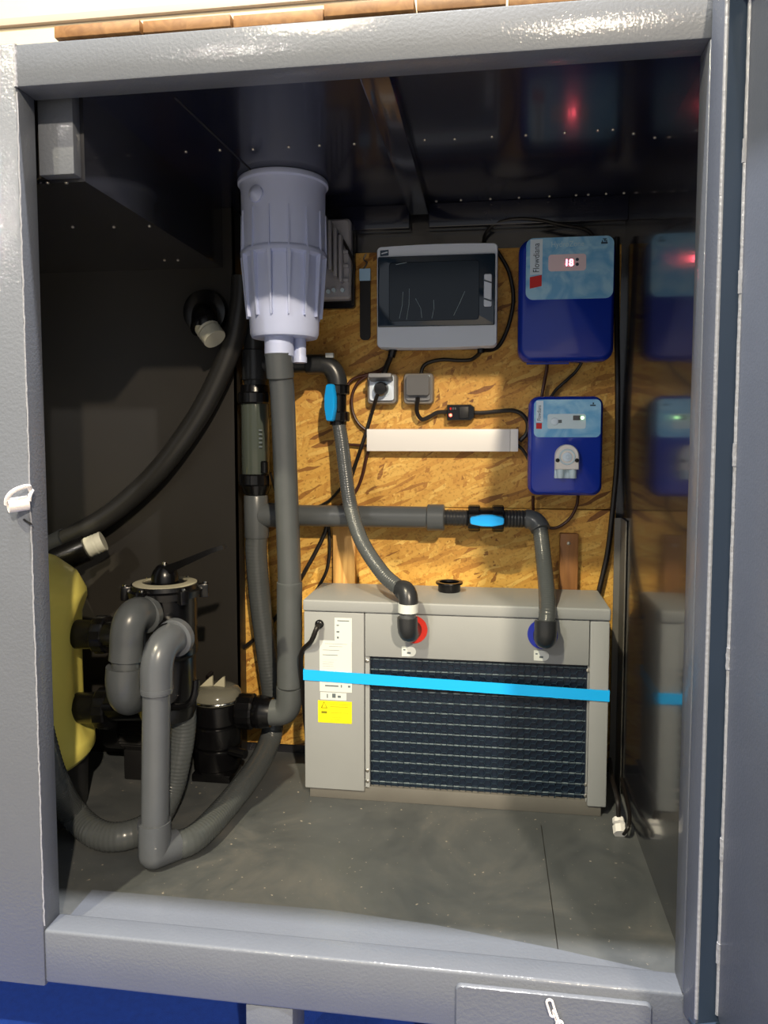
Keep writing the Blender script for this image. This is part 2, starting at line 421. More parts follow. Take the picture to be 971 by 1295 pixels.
wr = struct('wall_right', MB().box2((XR, 0.03, -0.02), (XR + 0.02, W, CEIL + 0.02)), 'sheet_paint', 'glossy dark steel side wall mirroring the blue boxes')
struct('wall_left', MB().box2((XL - 0.02, 0.03, -0.02), (XL, W, CEIL + 0.02)), 'sheet_paint', 'dark steel side wall behind the yellow filter')
wb = struct('wall_back', MB().box2((XL, W, -0.02), (XR + 0.02, W + 0.02, CEIL + 0.02)), 'sheet_paint', 'dark steel back wall carrying the strand boards')
XB0, XB1 = -0.80, 0.358
part('strand_board', MB().box2((XB0, OF, 0.7838 + 0.001), (XB1, W, 1.534), 0.001, 1), 'osb', wb, 'upper tan oriented strand board with coarse wood flakes')
part('strand_board', MB().box2((XB0, OF, 0.032), (XB1, W, 0.7838 - 0.001), 0.001, 1), 'osb', wb, 'lower yellow oriented strand board behind the grey heat pump')
# dark plate in front of the left end of the boards
PY = 0.86
pl = struct('wall_partition', MB().box2((XL, PY, 0.0), (-0.752, PY + 0.012, CEIL)), 'plate_paint', 'dark brown grey sheet steel partition on the left beside the strand board')
part('fold', MB().box2((-0.757, PY, 0.0), (-0.752, OF, CEIL)), 'plate_paint', pl)
# ledge under the ceiling at the left
LXE = -0.785
lg = struct('trim_1', MB().box2((XL, 0.10, 1.49), (LXE, PY, CEIL)), 'sheet_paint', 'dark boxed steel ledge hanging under the ceiling on the left')
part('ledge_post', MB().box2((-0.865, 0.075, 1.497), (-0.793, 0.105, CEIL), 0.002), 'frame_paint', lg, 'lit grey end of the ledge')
part('ledge_gusset', MB().box2((-0.90, 0.092, 1.497), (-0.865, 0.104, CEIL), 0.001), 'plate_paint', lg)
part('weld_bead', MB().tube([(-0.867, 0.09, 1.50 + 0.008 * k + 0.001 * (k % 2)) for k in range(18)], 0.003, 6), 'weld', lg)
for p in [(-0.861, 0.0954, 1.49), (-0.8243, 0.1006, 1.49), (-0.9843, 0.3942, 1.49), (-0.888, 0.4079, 1.49), (-0.8016, 0.4133, 1.49), (-0.915, 0.7466, 1.49), (-0.8775, 0.752, 1.49)]:
    share('screw', SCREW, lg, p)

# door frame tubes
BT0, BT1 = 1.628, 1.703
tb = struct('trim_2', MB().box2((-0.859, 0.0, BT0), (0.42, 0.06, BT1), 0.004), 'frame_paint', 'grey painted steel beam across the top of the opening')
pL = struct('trim_3', MB().box2((-1.30, -0.001, -0.085), (-0.858, 0.058, BT1 + 0.002), 0.004), 'frame_paint', 'wide grey painted steel post at the left of the opening')
part('weld_bead', MB().tube([(-0.8575 + 0.0012 * random.uniform(-1, 1), 0.0005, BT0 + (BT1 - BT0) * k / 16) for k in range(17)], 0.0035, 6), 'weld', pL)
part('weld_bead', MB().tube([(-0.8575 + 0.0008 * random.uniform(-1, 1), 0.0015, 0.04 + 1.58 * k / 160) for k in range(161)], 0.0016, 5), 'weld', pL)
sl = struct('trim_4', MB().box2((-0.859, 0.0, -0.078), (0.42, 0.056, 0.031), 0.006, 3), 'frame_paint', 'grey painted steel sill tube along the bottom of the opening')
part('weld_bead', MB().tube([(-0.855 + 1.19 * k / 90, 0.057, 0.018 + 0.001 * random.random()) for k in range(91)], 0.004, 6), 'weld', sl)
pR = struct('trim_5', MB().box2((0.338, 0.0, 0.031), (0.42, 0.058, BT0), 0.003), 'frame_paint', 'grey painted steel post at the right of the opening')
part('sill_plate', MB().loft([[(-0.857, 0.05, z_), (0.34, 0.05, z_), (0.34, 0.085, z_), (0.13, 0.128, z_), (-0.10, 0.165, z_), (-0.32, 0.182, z_), (-0.857, 0.178, z_)] for z_ in (0.0, 0.003)]), 'frame_paint', sl, 'pale plate welded behind the sill, its taper shaped to the shadow edge')  # outline shaped to the bright strip on the floor, narrowing right along the shadow
for x0, x1 in ((-0.45, -0.358), (0.30, 0.39)):
    part('foot', MB().box2((x0, 0.002, -0.30), (x1, 0.09, -0.078), 0.003), 'frame_paint', sl)
struct('trim_6', MB().box2((XL - 0.02, 0.057, -0.09), (XR + 0.04, W + 0.02, -0.021)), 'underside', 'dark underside frame of the compartment')

# open door on the right
DA = R(15); DH = Vector((0.338, -0.003, 0.0))
DM = Matrix(((math.sin(DA), math.cos(DA), 0, DH.x), (-math.cos(DA), math.sin(DA), 0, DH.y), (0, 0, 1, 0), (0, 0, 0, 1)))   # local x along the leaf, y outwards from the inner face
DZ0, DZ1, DW = 0.0, 1.716, 1.05
dr = struct('door_1', MB().box(((0.02 + DW) / 2, 0.052, (DZ0 + DZ1) / 2), (DW - 0.02, 0.008, DZ1 - DZ0), None, 0.001, 1, DM), 'channel_paint', 'open grey steel door leaf on the right seen from inside')
lip = 0.02
part('door_lip', MB().box((0.020, 0.024, (DZ0 + DZ1) / 2), (0.040, 0.048, DZ1 - DZ0), None, 0.004, 3, DM), 'door_paint', dr)
part('door_rebate', MB().box((0.0375, 0.028, (DZ0 + DZ1) / 2), (0.007, 0.044, DZ1 - DZ0 - 0.01), None, 0.0005, 1, DM), 'channel_paint', dr)
part('edge_bead', MB().tube([DM @ Vector((0.0385, 0.0035, DZ0 + 0.02 + (DZ1 - DZ0 - 0.04) * k / 60)) for k in range(61)], 0.0034, 8), 'weld', dr)
part('edge_bead', MB().tube([DM @ Vector((0.0465 + 0.0006 * random.uniform(-1, 1), 0.0365, DZ0 + 0.03 + (DZ1 - DZ0 - 0.06) * k / 160)) for k in range(161)], 0.0036, 8), 'weld', dr)
part('door_lip', MB().box((DW, 0.024, (DZ0 + DZ1) / 2), (0.012, 0.05, DZ1 - DZ0), None, 0.004, 3, DM), 'channel_paint', dr)
part('door_lip', MB().box(((lip + DW) / 2, 0.024, DZ0 + 0.006), (DW - lip, 0.05, 0.012), None, 0.004, 3, DM), 'channel_paint', dr)
part('door_lip', MB().box(((lip + DW) / 2, 0.024, DZ1 - 0.006), (DW - lip, 0.05, 0.012), None, 0.004, 3, DM), 'channel_paint', dr)
PM = DM @ Matrix(((1, 0, 0, (0.044 + DW - 0.012) / 2), (0, 0, 1, 0.0), (0, 1, 0, (DZ0 + DZ1) / 2), (0, 0, 0, 1)))
pw, ph = DW - 0.012 - 0.044, DZ1 - DZ0 - 0.03
part('door_panel', MB().stack([(rrect(pw, ph, 0.012), 0.050), (rrect(pw, ph, 0.012), 0.044), (rrect(pw - 0.004, ph - 0.004, 0.011), 0.038),
                               (rrect(pw - 0.014, ph - 0.014, 0.009), 0.035)], PM), 'door_paint', dr)
for k, z in enumerate((0.12, 0.30, 0.62, 0.95, 1.22, 1.42)):
    part('weld_bead', MB().tube([DM @ Vector((0.0465 + 0.001 * random.uniform(-1, 1), 0.0365, z + 0.006 * j)) for j in range(7)], 0.0050, 6), 'weld', dr)

# ground, hall wall
struct('ground', MB().box2((-8, -9, -0.32), (8, 9, -0.303)), 'hall_floor', 'grey hall floor')
struct('floor_carpet', MB().box2((-3.5, -0.35, -0.304), (3.5, 2.5, -0.30)), 'carpet_blue', 'blue carpet lying under the compartment')
hw = struct('wall_hall', MB().box2((-8, 4.0, -0.30), (4, 4.1, 6)), 'hall_cream', 'pale cream hall wall far behind the compartment')
part('wall_band', MB().box2((-8, 3.96, 3.98), (4, 4.0, 4.03), 0.004), 'hall_band', hw)

# timber deck on the roof
dk = thing('timber_deck', (-0.2, 0.1, BT1), 'row of tan timber decking planks lying on top of the grey beam', 'deck')
DECKX = [(-0.7845, -0.6217), (-0.6187, -0.457), (-0.4541, -0.2924), (-0.2896, -0.1347),
         (-0.1307, 0.0177), (0.0216, 0.1701)]
for i, (x0, x1) in enumerate(DECKX):
    part('plank', MB().box2((x0, 0.006 + 0.006 * (i % 3), BT1 + 0.008), (x1, 0.96, BT1 + 0.029), 0.002, 2), 'deck_wood', dk)
for y in (0.10, 0.5, 0.88):
    part('joist', MB().box2((DECKX[0][0] + 0.02, y, BT1), (DECKX[-1][1], y + 0.05, BT1 + 0.008)), 'deck_wood', dk)

# ================================================================ HEAT PUMP
HX0, HX1, HY0, HY1 = -0.4985, 0.307, 0.66, 0.895
HZT = 0.5544
HZB = 0.028
hp = thing('heat_pump', ((HX0 + HX1) / 2, 0.78, 0.0), 'large grey metal pool heat pump with navy coil standing on the floor', 'heat pump')
part('base_tray', MB().box2((HX0 + 0.012, HY0 + 0.006, 0.0), (HX1 - 0.012, HY1 - 0.01, 0.040), 0.002), 'hp_base_grey', hp)
XA = -0.3315; XBp = 0.2573; ZG = 0.4037; ZC = 0.5227
part('cabinet', MB().box2((HX0 + 0.004, HY0 + 0.035, 0.03), (HX1 - 0.004, HY1, ZC)), 'hp_grey', hp)
part('side_panel', MB().box2((HX0, HY0, HZB), (XA - 0.001, HY0 + 0.06, ZC - 0.001), 0.003), 'hp_grey', hp, 'left front panel with stickers')
part('side_panel', MB().box2((XBp + 0.001, HY0, HZB), (HX1, HY0 + 0.06, ZC - 0.001), 0.004), 'hp_grey', hp)
part('front_panel', MB().box2((XA + 0.001, HY0 + 0.001, ZG), (XBp - 0.001, HY0 + 0.06, ZC - 0.001), 0.002), 'hp_grey', hp)
part('top_cover', MB().box2((HX0 - 0.002, HY0 - 0.003, ZC), (HX1 + 0.002, HY1 + 0.002, HZT), 0.005, 3), 'hp_grey', hp)
XG0, XG1 = -0.3188, 0.2536
coil = part('coil', MB().box2((XA, HY0 + 0.020, 0.036), (XBp, HY0 + 0.034, ZG)), 'coil_navy', hp, 'navy blue finned coil')
for x0, x1 in ((XA, XG0), (XG1, XBp)):
    part('coil_flange', MB().box2((x0 + 0.001, HY0 + 0.006, 0.036), (x1, HY0 + 0.022, ZG)), 'hp_grey', hp)
SCR2 = MB().lathe([(0.0055, 0.0), (0.005, 0.002), (0.003, 0.0032), (0.0, 0.0035)], wall_frame((0, 0, 0)), 12).mesh('screw', 'screw_steel')
for x in ((XA + XG0) / 2, (XG1 + XBp) / 2):
    for z in (ZG - 0.014, 0.085, 0.055): share('screw', SCR2, hp, (x, HY0 + 0.0065, z))
NT = 13; zs = [0.050 + (ZG - 0.062) * k / (NT - 1) for k in range(NT)]
TUBE = MB().box((0, 0, 0), (XG1 - XG0 - 0.002, 0.006, 0.0035), None, 0.001, 1).mesh('coil_tube', 'coil_tube')
for z in zs: share('coil_tube', TUBE, coil, ((XG0 + XG1) / 2, HY0 + 0.0205, z))
fins = MB()
nf = 110
for k in range(nf):
    x = XG0 + (XG1 - XG0) * (k + 0.5) / nf
    fins.box((x, HY0 + 0.0205, (0.038 + ZG) / 2), (0.0008, 0.0012, ZG - 0.04))
part('fin', fins, 'coil_navy', coil, kind='stuff')
guard = MB(); cw = 0.0295; chh = (zs[1] - zs[0])
yy = HY0 + 0.013
def wire(a, b):
    d = Vector((b[0] - a[0], 0, b[1] - a[1])); n = Vector((-d.z, 0, d.x)).normalized() * 0.0007
    A, B = Vector((a[0], yy, a[1])), Vector((b[0], yy, b[1])); o = Vector((0, 0.0015, 0))
    guard.loft([[A - n, A + o, A + n, A - o], [B - n, B + o, B + n, B - o]])
ha = 0.0112; hr = ha * math.sqrt(3)
zlo, zhi = 0.038, ZG - 0.002
i_ = 0
while XG0 + i_ * 1.5 * ha < XG1:
    xc_ = XG0 + i_ * 1.5 * ha; j_ = 0
    while zlo + j_ * hr < zhi:
        zc_ = zlo + j_ * hr + (hr / 2 if i_ % 2 else 0)
        P6 = [(xc_ + ha * math.cos(R(60 * q_)), zc_ + ha * math.sin(R(60 * q_))) for q_ in range(4)]
        for a_, b_ in zip(P6, P6[1:]):
            if all(XG0 <= p_[0] <= XG1 and zlo <= p_[1] <= zhi for p_ in (a_, b_)): wire(a_, b_)
        j_ += 1
    i_ += 1
part('wire_guard', guard, 'coil_wire', hp, 'dark wire guard in front of the coil', kind='stuff')
def disc(px_c, r, name, m, lbl):
    return part(name, MB().lathe([(r, 0.0), (r, 0.003), (r * 0.45, 0.0035)], wall_frame(px_c), 32), m, hp, lbl)
disc(((-0.1989, 0.661, 0.4823)[0], HY0 + 0.001, (-0.1989, 0.661, 0.4823)[2]), 0.037, 'port_ring', 'ring_red', 'red outlet ring')
disc(((0.1378, 0.661, 0.4822)[0], HY0 + 0.001, (0.1378, 0.661, 0.4822)[2]), 0.039, 'port_ring', 'ring_blue', 'blue inlet ring')
# stickers on the left panel and beneath the ports
def sticker(name, px0, m, lbl=None, dy=0.0006, outline=None):
    (x0, _, z1), (x1, _, z0) = px0
    o = part(name, MB().box2((x0, HY0 - dy, z0), (x1, HY0 + 0.0005, z1)), m, hp, lbl)
    return o
def marks(owner, rows, m, dy):
    for (x0, _, z1), (x1, _, z0) in rows:
        part('printed_line', MB().box2((x0, HY0 - dy - 0.0002, z0), (x1, HY0 - dy + 0.0001, z1)), m, owner)
s1 = sticker('sticker', ((-0.4133, 0.66, 0.5071), (-0.3658, 0.66, 0.4417)), 'sticker_white', 'narrow white data sticker')
marks(s1, [((-0.4057, 0.66, 0.5002), (-0.3732, 0.66, 0.4977)), ((-0.4079, 0.66, 0.4878), (-0.4014, 0.66, 0.4848)), ((-0.408, 0.66, 0.4704), (-0.4004, 0.66, 0.4664)), ((-0.407, 0.66, 0.4553), (-0.4016, 0.66, 0.45))], 'print_grey', 0.0006)
s2 = sticker('sticker', ((-0.4552, 0.66, 0.4436), (-0.3662, 0.66, 0.3022)), 'sticker_white', 'large white data sticker half under the strap', 0.0009)
marks(s2, [((-0.4399, 0.66, 0.4353), (-0.3788, 0.66, 0.4347)), ((-0.429, 0.66, 0.4283), (-0.3919, 0.66, 0.4276)), ((-0.4465, 0.66, 0.4178), (-0.4006, 0.66, 0.4168)), ((-0.4466, 0.66, 0.4046), (-0.4051, 0.66, 0.4031)),
           ((-0.4467, 0.66, 0.3909), (-0.4073, 0.66, 0.3908)), ((-0.4467, 0.66, 0.3847), (-0.4161, 0.66, 0.3843)), ((-0.4468, 0.66, 0.3788), (-0.4183, 0.66, 0.3783)), ((-0.4468, 0.66, 0.3729), (-0.4161, 0.66, 0.3725)),
           ((-0.4468, 0.66, 0.3663), (-0.4096, 0.66, 0.3662)), ((-0.4405, 0.66, 0.3205), (-0.4032, 0.66, 0.3168)), ((-0.3967, 0.66, 0.3226), (-0.3934, 0.66, 0.3151)), ((-0.377, 0.66, 0.3213), (-0.3705, 0.66, 0.3162))], 'print_grey', 0.0009)
s3 = sticker('sticker', ((-0.4538, 0.66, 0.3), (-0.3815, 0.66, 0.2795)), 'sticker_white', 'small white code sticker', 0.0007)
marks(s3, [((-0.4356, 0.66, 0.2954), (-0.4326, 0.66, 0.2846)), ((-0.4209, 0.66, 0.2973), (-0.411, 0.66, 0.2857)), ((-0.4055, 0.66, 0.2925), (-0.3968, 0.66, 0.2864))], 'print_grey', 0.0007)
s4 = sticker('sticker', ((-0.4606, 0.66, 0.2766), (-0.3665, 0.66, 0.2154)), 'sticker_yellow', 'yellow warning sticker', 0.0010)
tri = [(-0.4508, 0.66, 0.257), (-0.4354, 0.66, 0.2569), (-0.443, 0.66, 0.273)]
tm = MB(); tm.tube([(p[0], HY0 - 0.0013, p[2]) for p in tri], 0.0013, 4, closed=True); part('warning_triangle', tm, 'print_olive', s4)
marks(s4, [((-0.4508, 0.66, 0.2472), (-0.4354, 0.66, 0.2414)), ((-0.4254, 0.66, 0.2673), (-0.3728, 0.66, 0.2678)), ((-0.4254, 0.66, 0.2607), (-0.3772, 0.66, 0.2615)), ((-0.4255, 0.66, 0.2442), (-0.3751, 0.66, 0.2446)),
           ((-0.4234, 0.66, 0.231), (-0.3773, 0.66, 0.2313)), ((-0.4234, 0.66, 0.2248), (-0.3993, 0.66, 0.2244))], 'print_olive', 0.0010)
for px in (((-0.2305, 0.66, 0.4352), (-0.1922, 0.66, 0.4088)), ((0.1161, 0.66, 0.4387), (0.1549, 0.66, 0.412))):
    (x0, _, z1), (x1, _, z0) = px
    zc = (z0 + z1) / 2; hh = (z1 - z0) / 2
    outl = [(x0, z1), (x0, z0)] + [(x1 - hh + hh * math.sin(R(a)), zc - hh * math.cos(R(a))) for a in range(0, 181, 18)]
    st = part('sticker', MB().loft([[(x, HY0 + 0.0005, z) for x, z in outl], [(x, HY0 - 0.0006, z) for x, z in outl]]), 'sticker_white', hp, 'white D-shaped port sticker')
    part('printed_line', MB().box2((x0 + 0.004, HY0 - 0.0009, zc + 0.003), (x0 + 0.010, HY0 - 0.0004, zc + 0.006)), 'print_dark', st)
    part('printed_line', MB().box2((x0 + 0.014, HY0 - 0.0009, zc - 0.006), (x0 + 0.024, HY0 - 0.0004, zc - 0.001)), 'print_grey', st)
# cable gland
gp = Vector((-0.4549, 0.66, 0.4883))
part('cable_gland', MB().lathe([(0.012, 0), (0.012, 0.004), (0.010, 0.006), (0.010, 0.012), (0.006, 0.014)], wall_frame((gp.x, HY0, gp.z)), 16), 'black_plastic', hp)
cable('heat_pump_cable', [(gp.x, HY0 - 0.010, gp.z), (gp.x - 0.004, HY0 - 0.024, gp.z - 0.010), (gp.x - 0.018, HY0 - 0.020, gp.z - 0.042), (HX0 - 0.010, HY0 + 0.01, gp.z - 0.09),
                          (HX0 - 0.020, HY0 + 0.06, gp.z - 0.20), (HX0 - 0.018, HY0 + 0.12, 0.05)], 0.0068, 'short dark cable running from the heat pump gland round its left edge')
# blue strap round the heat pump
zl, zr = 0.3464, 0.3269
sb = MB(); hw_ = 0.0145; t = 0.0022
def strap_ring(x, y, z): return [(x, y, z - hw_), (x, y, z + hw_)]
pts_o = [(HX0 - t, HY0 - t - 0.001, zl), (HX1 + t, HY0 - t - 0.001, zr), (HX1 + t, HY1 + t + 0.002, zr), (HX0 - t, HY1 + t + 0.002, zl)]
pts_i = [(HX0 - 0.0002, HY0 - 0.0012, zl), (HX1 + 0.0002, HY0 - 0.0012, zr), (HX1 + 0.0002, HY1 + 0.0022, zr), (HX0 - 0.0002, HY1 + 0.0022, zl)]
rings = []
for a, b in zip(pts_o, pts_i): rings.append([(a[0], a[1], a[2] - hw_), (a[0], a[1], a[2] + hw_), (b[0], b[1], b[2] + hw_), (b[0], b[1], b[2] - hw_)])
rings.append(rings[0]); sb.loft(rings, True, False)
solo('tie_down_strap', sb, 'strap_blue', (HX0, HY0, zl), 'bright blue flat strap tied around the grey heat pump', 'strap')
# black cap on top of the heat pump
cp_ = Vector((-0.1136, 0.82, 0.5767))
cb = thing('round_fitting', (cp_.x, 0.82, HZT), 'black round flanged fitting lying on top of the grey heat pump', 'fitting')
part('cap_body', MB().lathe([(0.030, 0.0), (0.032, 0.003), (0.032, 0.022)], Matrix.Translation((cp_.x, 0.82, HZT)), 28), 'black_plastic', cb)
part('cap_flange', MB().lathe([(0.038, 0.022), (0.039, 0.024), (0.038, 0.028), (0.028, 0.028), (0.027, 0.022)], Matrix.Translation((cp_.x, 0.82, HZT)), 28), 'black_plastic', cb)

# ================================================================ BATTENS AND CORNER UPRIGHT
x0, x1 = -0.4678, -0.4001
solo('timber_batten', MB().box2((x0, 0.898, 0.0), (x1, OF, 0.7291), 0.002), 'batten_wood', (x0, 0.9, 0), 'pale timber batten on the strand board behind the left of the heat pump', 'batten')
x0, x1 = 0.2004, 0.2515
bt = thing('timber_batten', ((x0 + x1) / 2, 0.91, 0), 'brown timber batten with one screw behind the right grey hose', 'batten')
part('batten_block', MB().box2((x0, 0.898, 0.0), (x1, OF, 0.7154), 0.002), 'batten_dark_wood', bt)
share('screw', SCR2, bt, (0.2242, 0.898, 0.6881))
up = MB(); ux0, ux1, uz = 0.3477, 0.368, 0.7655
up.box2((ux0, 0.878, 0.0), (ux1, 0.882, uz), 0.001, 1); up.box2((ux1 - 0.004, 0.80, 0.0), (ux1, 0.88, uz), 0.001, 1)
solo('corner_upright', up, 'hp_base_grey', (ux0, 0.88, 0), 'grey steel angle standing in the corner right of the heat pump', 'upright')

# ================================================================ PIPES
def socket_ring(mb, p, d, r, L):
    """a wider socket end on a fitting"""
    d = Vector(d).normalized(); p = Vector(p)
    mb.lathe([(r * 0.9, -L / 2), (r, -L / 2 + 0.003), (r, L / 2 - 0.003), (r * 0.9, L / 2)], axis_frame(p, d), 28)
def corrugate(path, r, amp=0.0012, per=0.0065):
    """fine spiral ridges of a flexible hose: returns points and radii"""
    P = []; rad = []; acc = 0.0
    dense = [Vector(path[0])]
    for a, b in zip(path, path[1:]):
        a, b = Vector(a), Vector(b); n = max(1, int((b - a).length / (per / 4)))
        for k in range(1, n + 1): dense.append(a.lerp(b, k / n))
    for i, p in enumerate(dense):
        P.append(p); rad.append(r + amp * math.cos(2 * math.pi * i / 4.0))
    return P, rad

# --- overflow tank under the ceiling
TX, TY = -0.5449, 0.66
tk = thing('overflow_tank', (TX, TY, 1.25), 'large pale grey plastic bucket tank with ribs hanging under the ceiling', 'tank')
zt = lambda py: 1.0 + 0.0
Zt = {k: v for k, v in ((232, 1.668), (330, 1.473), (400, 1.323), (430, 1.255))}
body = MB().lathe([(0.115, CEIL - 0.001), (0.118, CEIL - 0.006), (0.118, CEIL - 0.014), (0.113, CEIL - 0.018), (0.110, CEIL - 0.03), (0.108, Zt[330] + 0.006), (0.111, Zt[330] + 0.003), (0.113, Zt[330] - 0.002),
                   (0.112, Zt[330] - 0.010), (0.101, Zt[330] - 0.016), (0.0955, Zt[400]), (0.0925, Zt[400] - 0.01), (0.0905, Zt[430] + 0.01), (0.086, Zt[430]), (0.0, Zt[430] - 0.001)], Matrix.Translation((TX, TY, 0)), 48)
part('tank_body', body, 'tank_plastic', tk)
for k in range(14):
    a = 2 * math.pi * (k + 0.35) / 14; c, s_ = math.cos(a), math.sin(a); tn = Vector((-s_, c, 0)) * 0.0016
    rib = MB()
    prof = [(0.107, Zt[330] + 0.10), (0.1115, Zt[330] + 0.098), (0.1135, Zt[330] + 0.0), (0.107, Zt[330])]
    rib.loft([[Vector((TX + c * r_, TY + s_ * r_, z_)) - tn for r_, z_ in prof], [Vector((TX + c * r_, TY + s_ * r_, z_)) + tn for r_, z_ in prof]])
    part('upper_rib', rib, 'tank_plastic', tk)
    rib = MB()
    prof = [(0.099, Zt[330] - 0.012, 3.6), (0.1135, Zt[330] - 0.010, 3.2), (0.1005, Zt[400] - 0.018, 0.9), (0.092, Zt[400] - 0.018, 0.9)]
    rib.loft([[Vector((TX + c * r_, TY + s_ * r_, z_)) - tn * k_ for r_, z_, k_ in prof], [Vector((TX + c * r_, TY + s_ * r_, z_)) + tn * k_ for r_, z_, k_ in prof]])
    part('lower_rib', rib, 'tank_plastic', tk)
bp = Vector((TX - 0.042, TY - 0.101, 1.6))
nd = Vector((-0.042, -0.101, 0)).normalized()
part('side_boss', MB().lathe([(0.021, -0.004), (0.021, 0.004), (0.017, 0.008), (0.015, 0.009), (0.010, 0.014), (0.0, 0.017)], axis_frame(bp, nd), 24), 'tank_plastic', tk)
NX = -0.5529
part('outlet_nozzle', MB().lathe([(0.0385, Zt[430] + 0.003), (0.0385, 1.206), (0.036, 1.206 - 0.002)], Matrix.Translation((NX, 0.635, 0)), 32), 'tank_plastic', tk)
part('drain_nozzle', MB().lathe([(0.017, Zt[430] + 0.003), (0.017, 1.209), (0.019, 1.205), (0.019, 1.191), (0.014, 1.191)], Matrix.Translation((-0.5067, 0.67, 0)), 24), 'tank_plastic', tk)

# --- down pipe from the tank to the pump
P0 = Vector((NX, 0.635, 1.206 + 0.004)); P1 = Vector((-0.5512, 0.655, 1.104)); P2 = Vector((-0.554, 0.72, 0.5908)); P3 = Vector((-0.5609, 0.735, 0.285))
dp = thing('down_pipe', tuple(P3), 'long grey plastic pipe dropping from the bucket tank to the pump', 'pipe')
part('pipe', MB().tube(cr([P0 - Vector((0, 0, 0.02)), P1, Vector((-0.5542, 0.69, 0.8914)), P2, P3], 10), 0.0325, 28), 'pvc_grey', dp)
mb = MB(); socket_ring(mb, P0 - Vector((0, 0, 0.028)), P1 - P0, 0.0362, 0.07); part('coupling', mb, 'pvc_grey', dp)
mb = MB(); socket_ring(mb, (P2 + P3) / 2 + Vector((0, 0, 0.0)), P3 - P2, 0.0355, (P3 - P2).length); part('coupling', mb, 'pvc_grey', dp)
E1 = Vector((-0.5643, 0.745, 0.205)); E2 = Vector((-0.6268, 0.75, 0.1998))
part('elbow', MB().tube([P3] + bend(P3.lerp(E1, 0.35), E1, E1.lerp(E2, 0.5), 8) + [E2], 0.037, 28), 'pvc_grey', dp)

# --- chlorinator cell with unions, tee below
CX, CY = -0.6891, 0.85
cell = thing('chlorinator_cell', (CX, CY, 0.8231), 'clear plastic chlorinator cell tube with two black union nuts', 'chlorinator cell')
zc = [1.145, 1.12, 1.092, 0.882, 0.8538, 0.8231]
TM = Matrix.Translation((CX, CY, 0))
part('housing', MB().lathe([(0.040, zc[2] + 0.004), (0.0415, zc[2]), (0.0415, zc[3]), (0.040, zc[3] - 0.004)], TM, 32), 'cell_clear', cell, 'clear tube')
for k in (-1, 0, 1):
    part('electrode', MB().box2((CX + 0.015 * k - 0.0012, CY - 0.018, zc[3] + 0.006), (CX + 0.015 * k + 0.0012, CY + 0.018, zc[2] - 0.012), 0.0005, 1), 'electrode', cell)
def nut(name, z0, z1, r, parent, TMx, r_in=None):
    n = 16; L = []
    for k in range(n * 2):
        a = math.pi * k / n; rr = r if k % 2 == 0 else r * 0.955; L.append((rr * math.cos(a), rr * math.sin(a)))
    L2 = [(x * 0.93, y * 0.93) for x, y in L]
    return part(name, MB().stack([(L2, z0), (L, z0 + (z1 - z0) * 0.12), (L, z0 + (z1 - z0) * 0.88), (L2, z1)], TMx), 'black_plastic', parent, angle=25)
nut('union_nut', zc[2] - 0.002, zc[1] + 0.004, 0.0505, cell, TM)
nut('union_nut', zc[4] - 0.004, zc[3] + 0.002, 0.0505, cell, TM)
part('union_collar', MB().lathe([(0.044, zc[1]), (0.040, zc[0])], TM, 28), 'black_plastic', cell)
part('union_collar', MB().lathe([(0.036, zc[5]), (0.046, zc[4])], TM, 28), 'black_plastic', cell)
side = Vector((-0.6487, 0.85, 0.9408))
plug = part('cell_plug', MB().lathe([(0.012, 0), (0.012, 0.03), (0.009, 0.034)], axis_frame((side.x - 0.004, CY - 0.03, 0.8893), (0, 0, 1)), 14), 'black_plastic', cell)
for k in range(5):
    part('printed_line', MB().box2((CX + 0.022 + 0.0, CY - 0.0385, 1.01 - 0.012 * k), (CX + 0.032, CY - 0.0355, 1.01 - 0.012 * k + 0.005)), 'print_grey', cell)

# riser above the cell and the dark branch to the upper valve
rz = 1.203
rb = thing('riser_pipe', (CX, CY, zc[0]), 'dark plastic riser and branch pipe behind the bucket tank', 'pipe')
part('pipe', MB().cyl((CX, CY, zc[0] - 0.002), (CX, CY, rz + 0.26), 0.0315, seg=28), 'pvc_dark', rb)
mb = MB(); socket_ring(mb, (CX, CY, rz), (0, 0, 1), 0.037, 0.09); part('tee', mb, 'pvc_dark', rb)
EX = -0.4406
part('branch', MB().tube([(CX, CY, rz), (EX - 0.05, CY, rz)], 0.0235, 24), 'pvc_dark', rb)
mb = MB(); socket_ring(mb, (-0.5084, CY, rz), (1, 0, 0), 0.029, 0.05); part('coupling', mb, 'pvc_dark', rb)
VZ = 1.152
part('elbow', MB().tube(bend((EX - 0.055, CY, rz), (EX, CY, rz), (EX, CY, VZ - 0.02), 12), 0.0285, 24), 'pvc_dark', rb)
part('tag', MB().box2((-0.4711, CY - 0.0275, rz + 0.0165), (-0.4481, CY - 0.0135, rz + 0.0295), 0.001), 'sticker_white', rb)

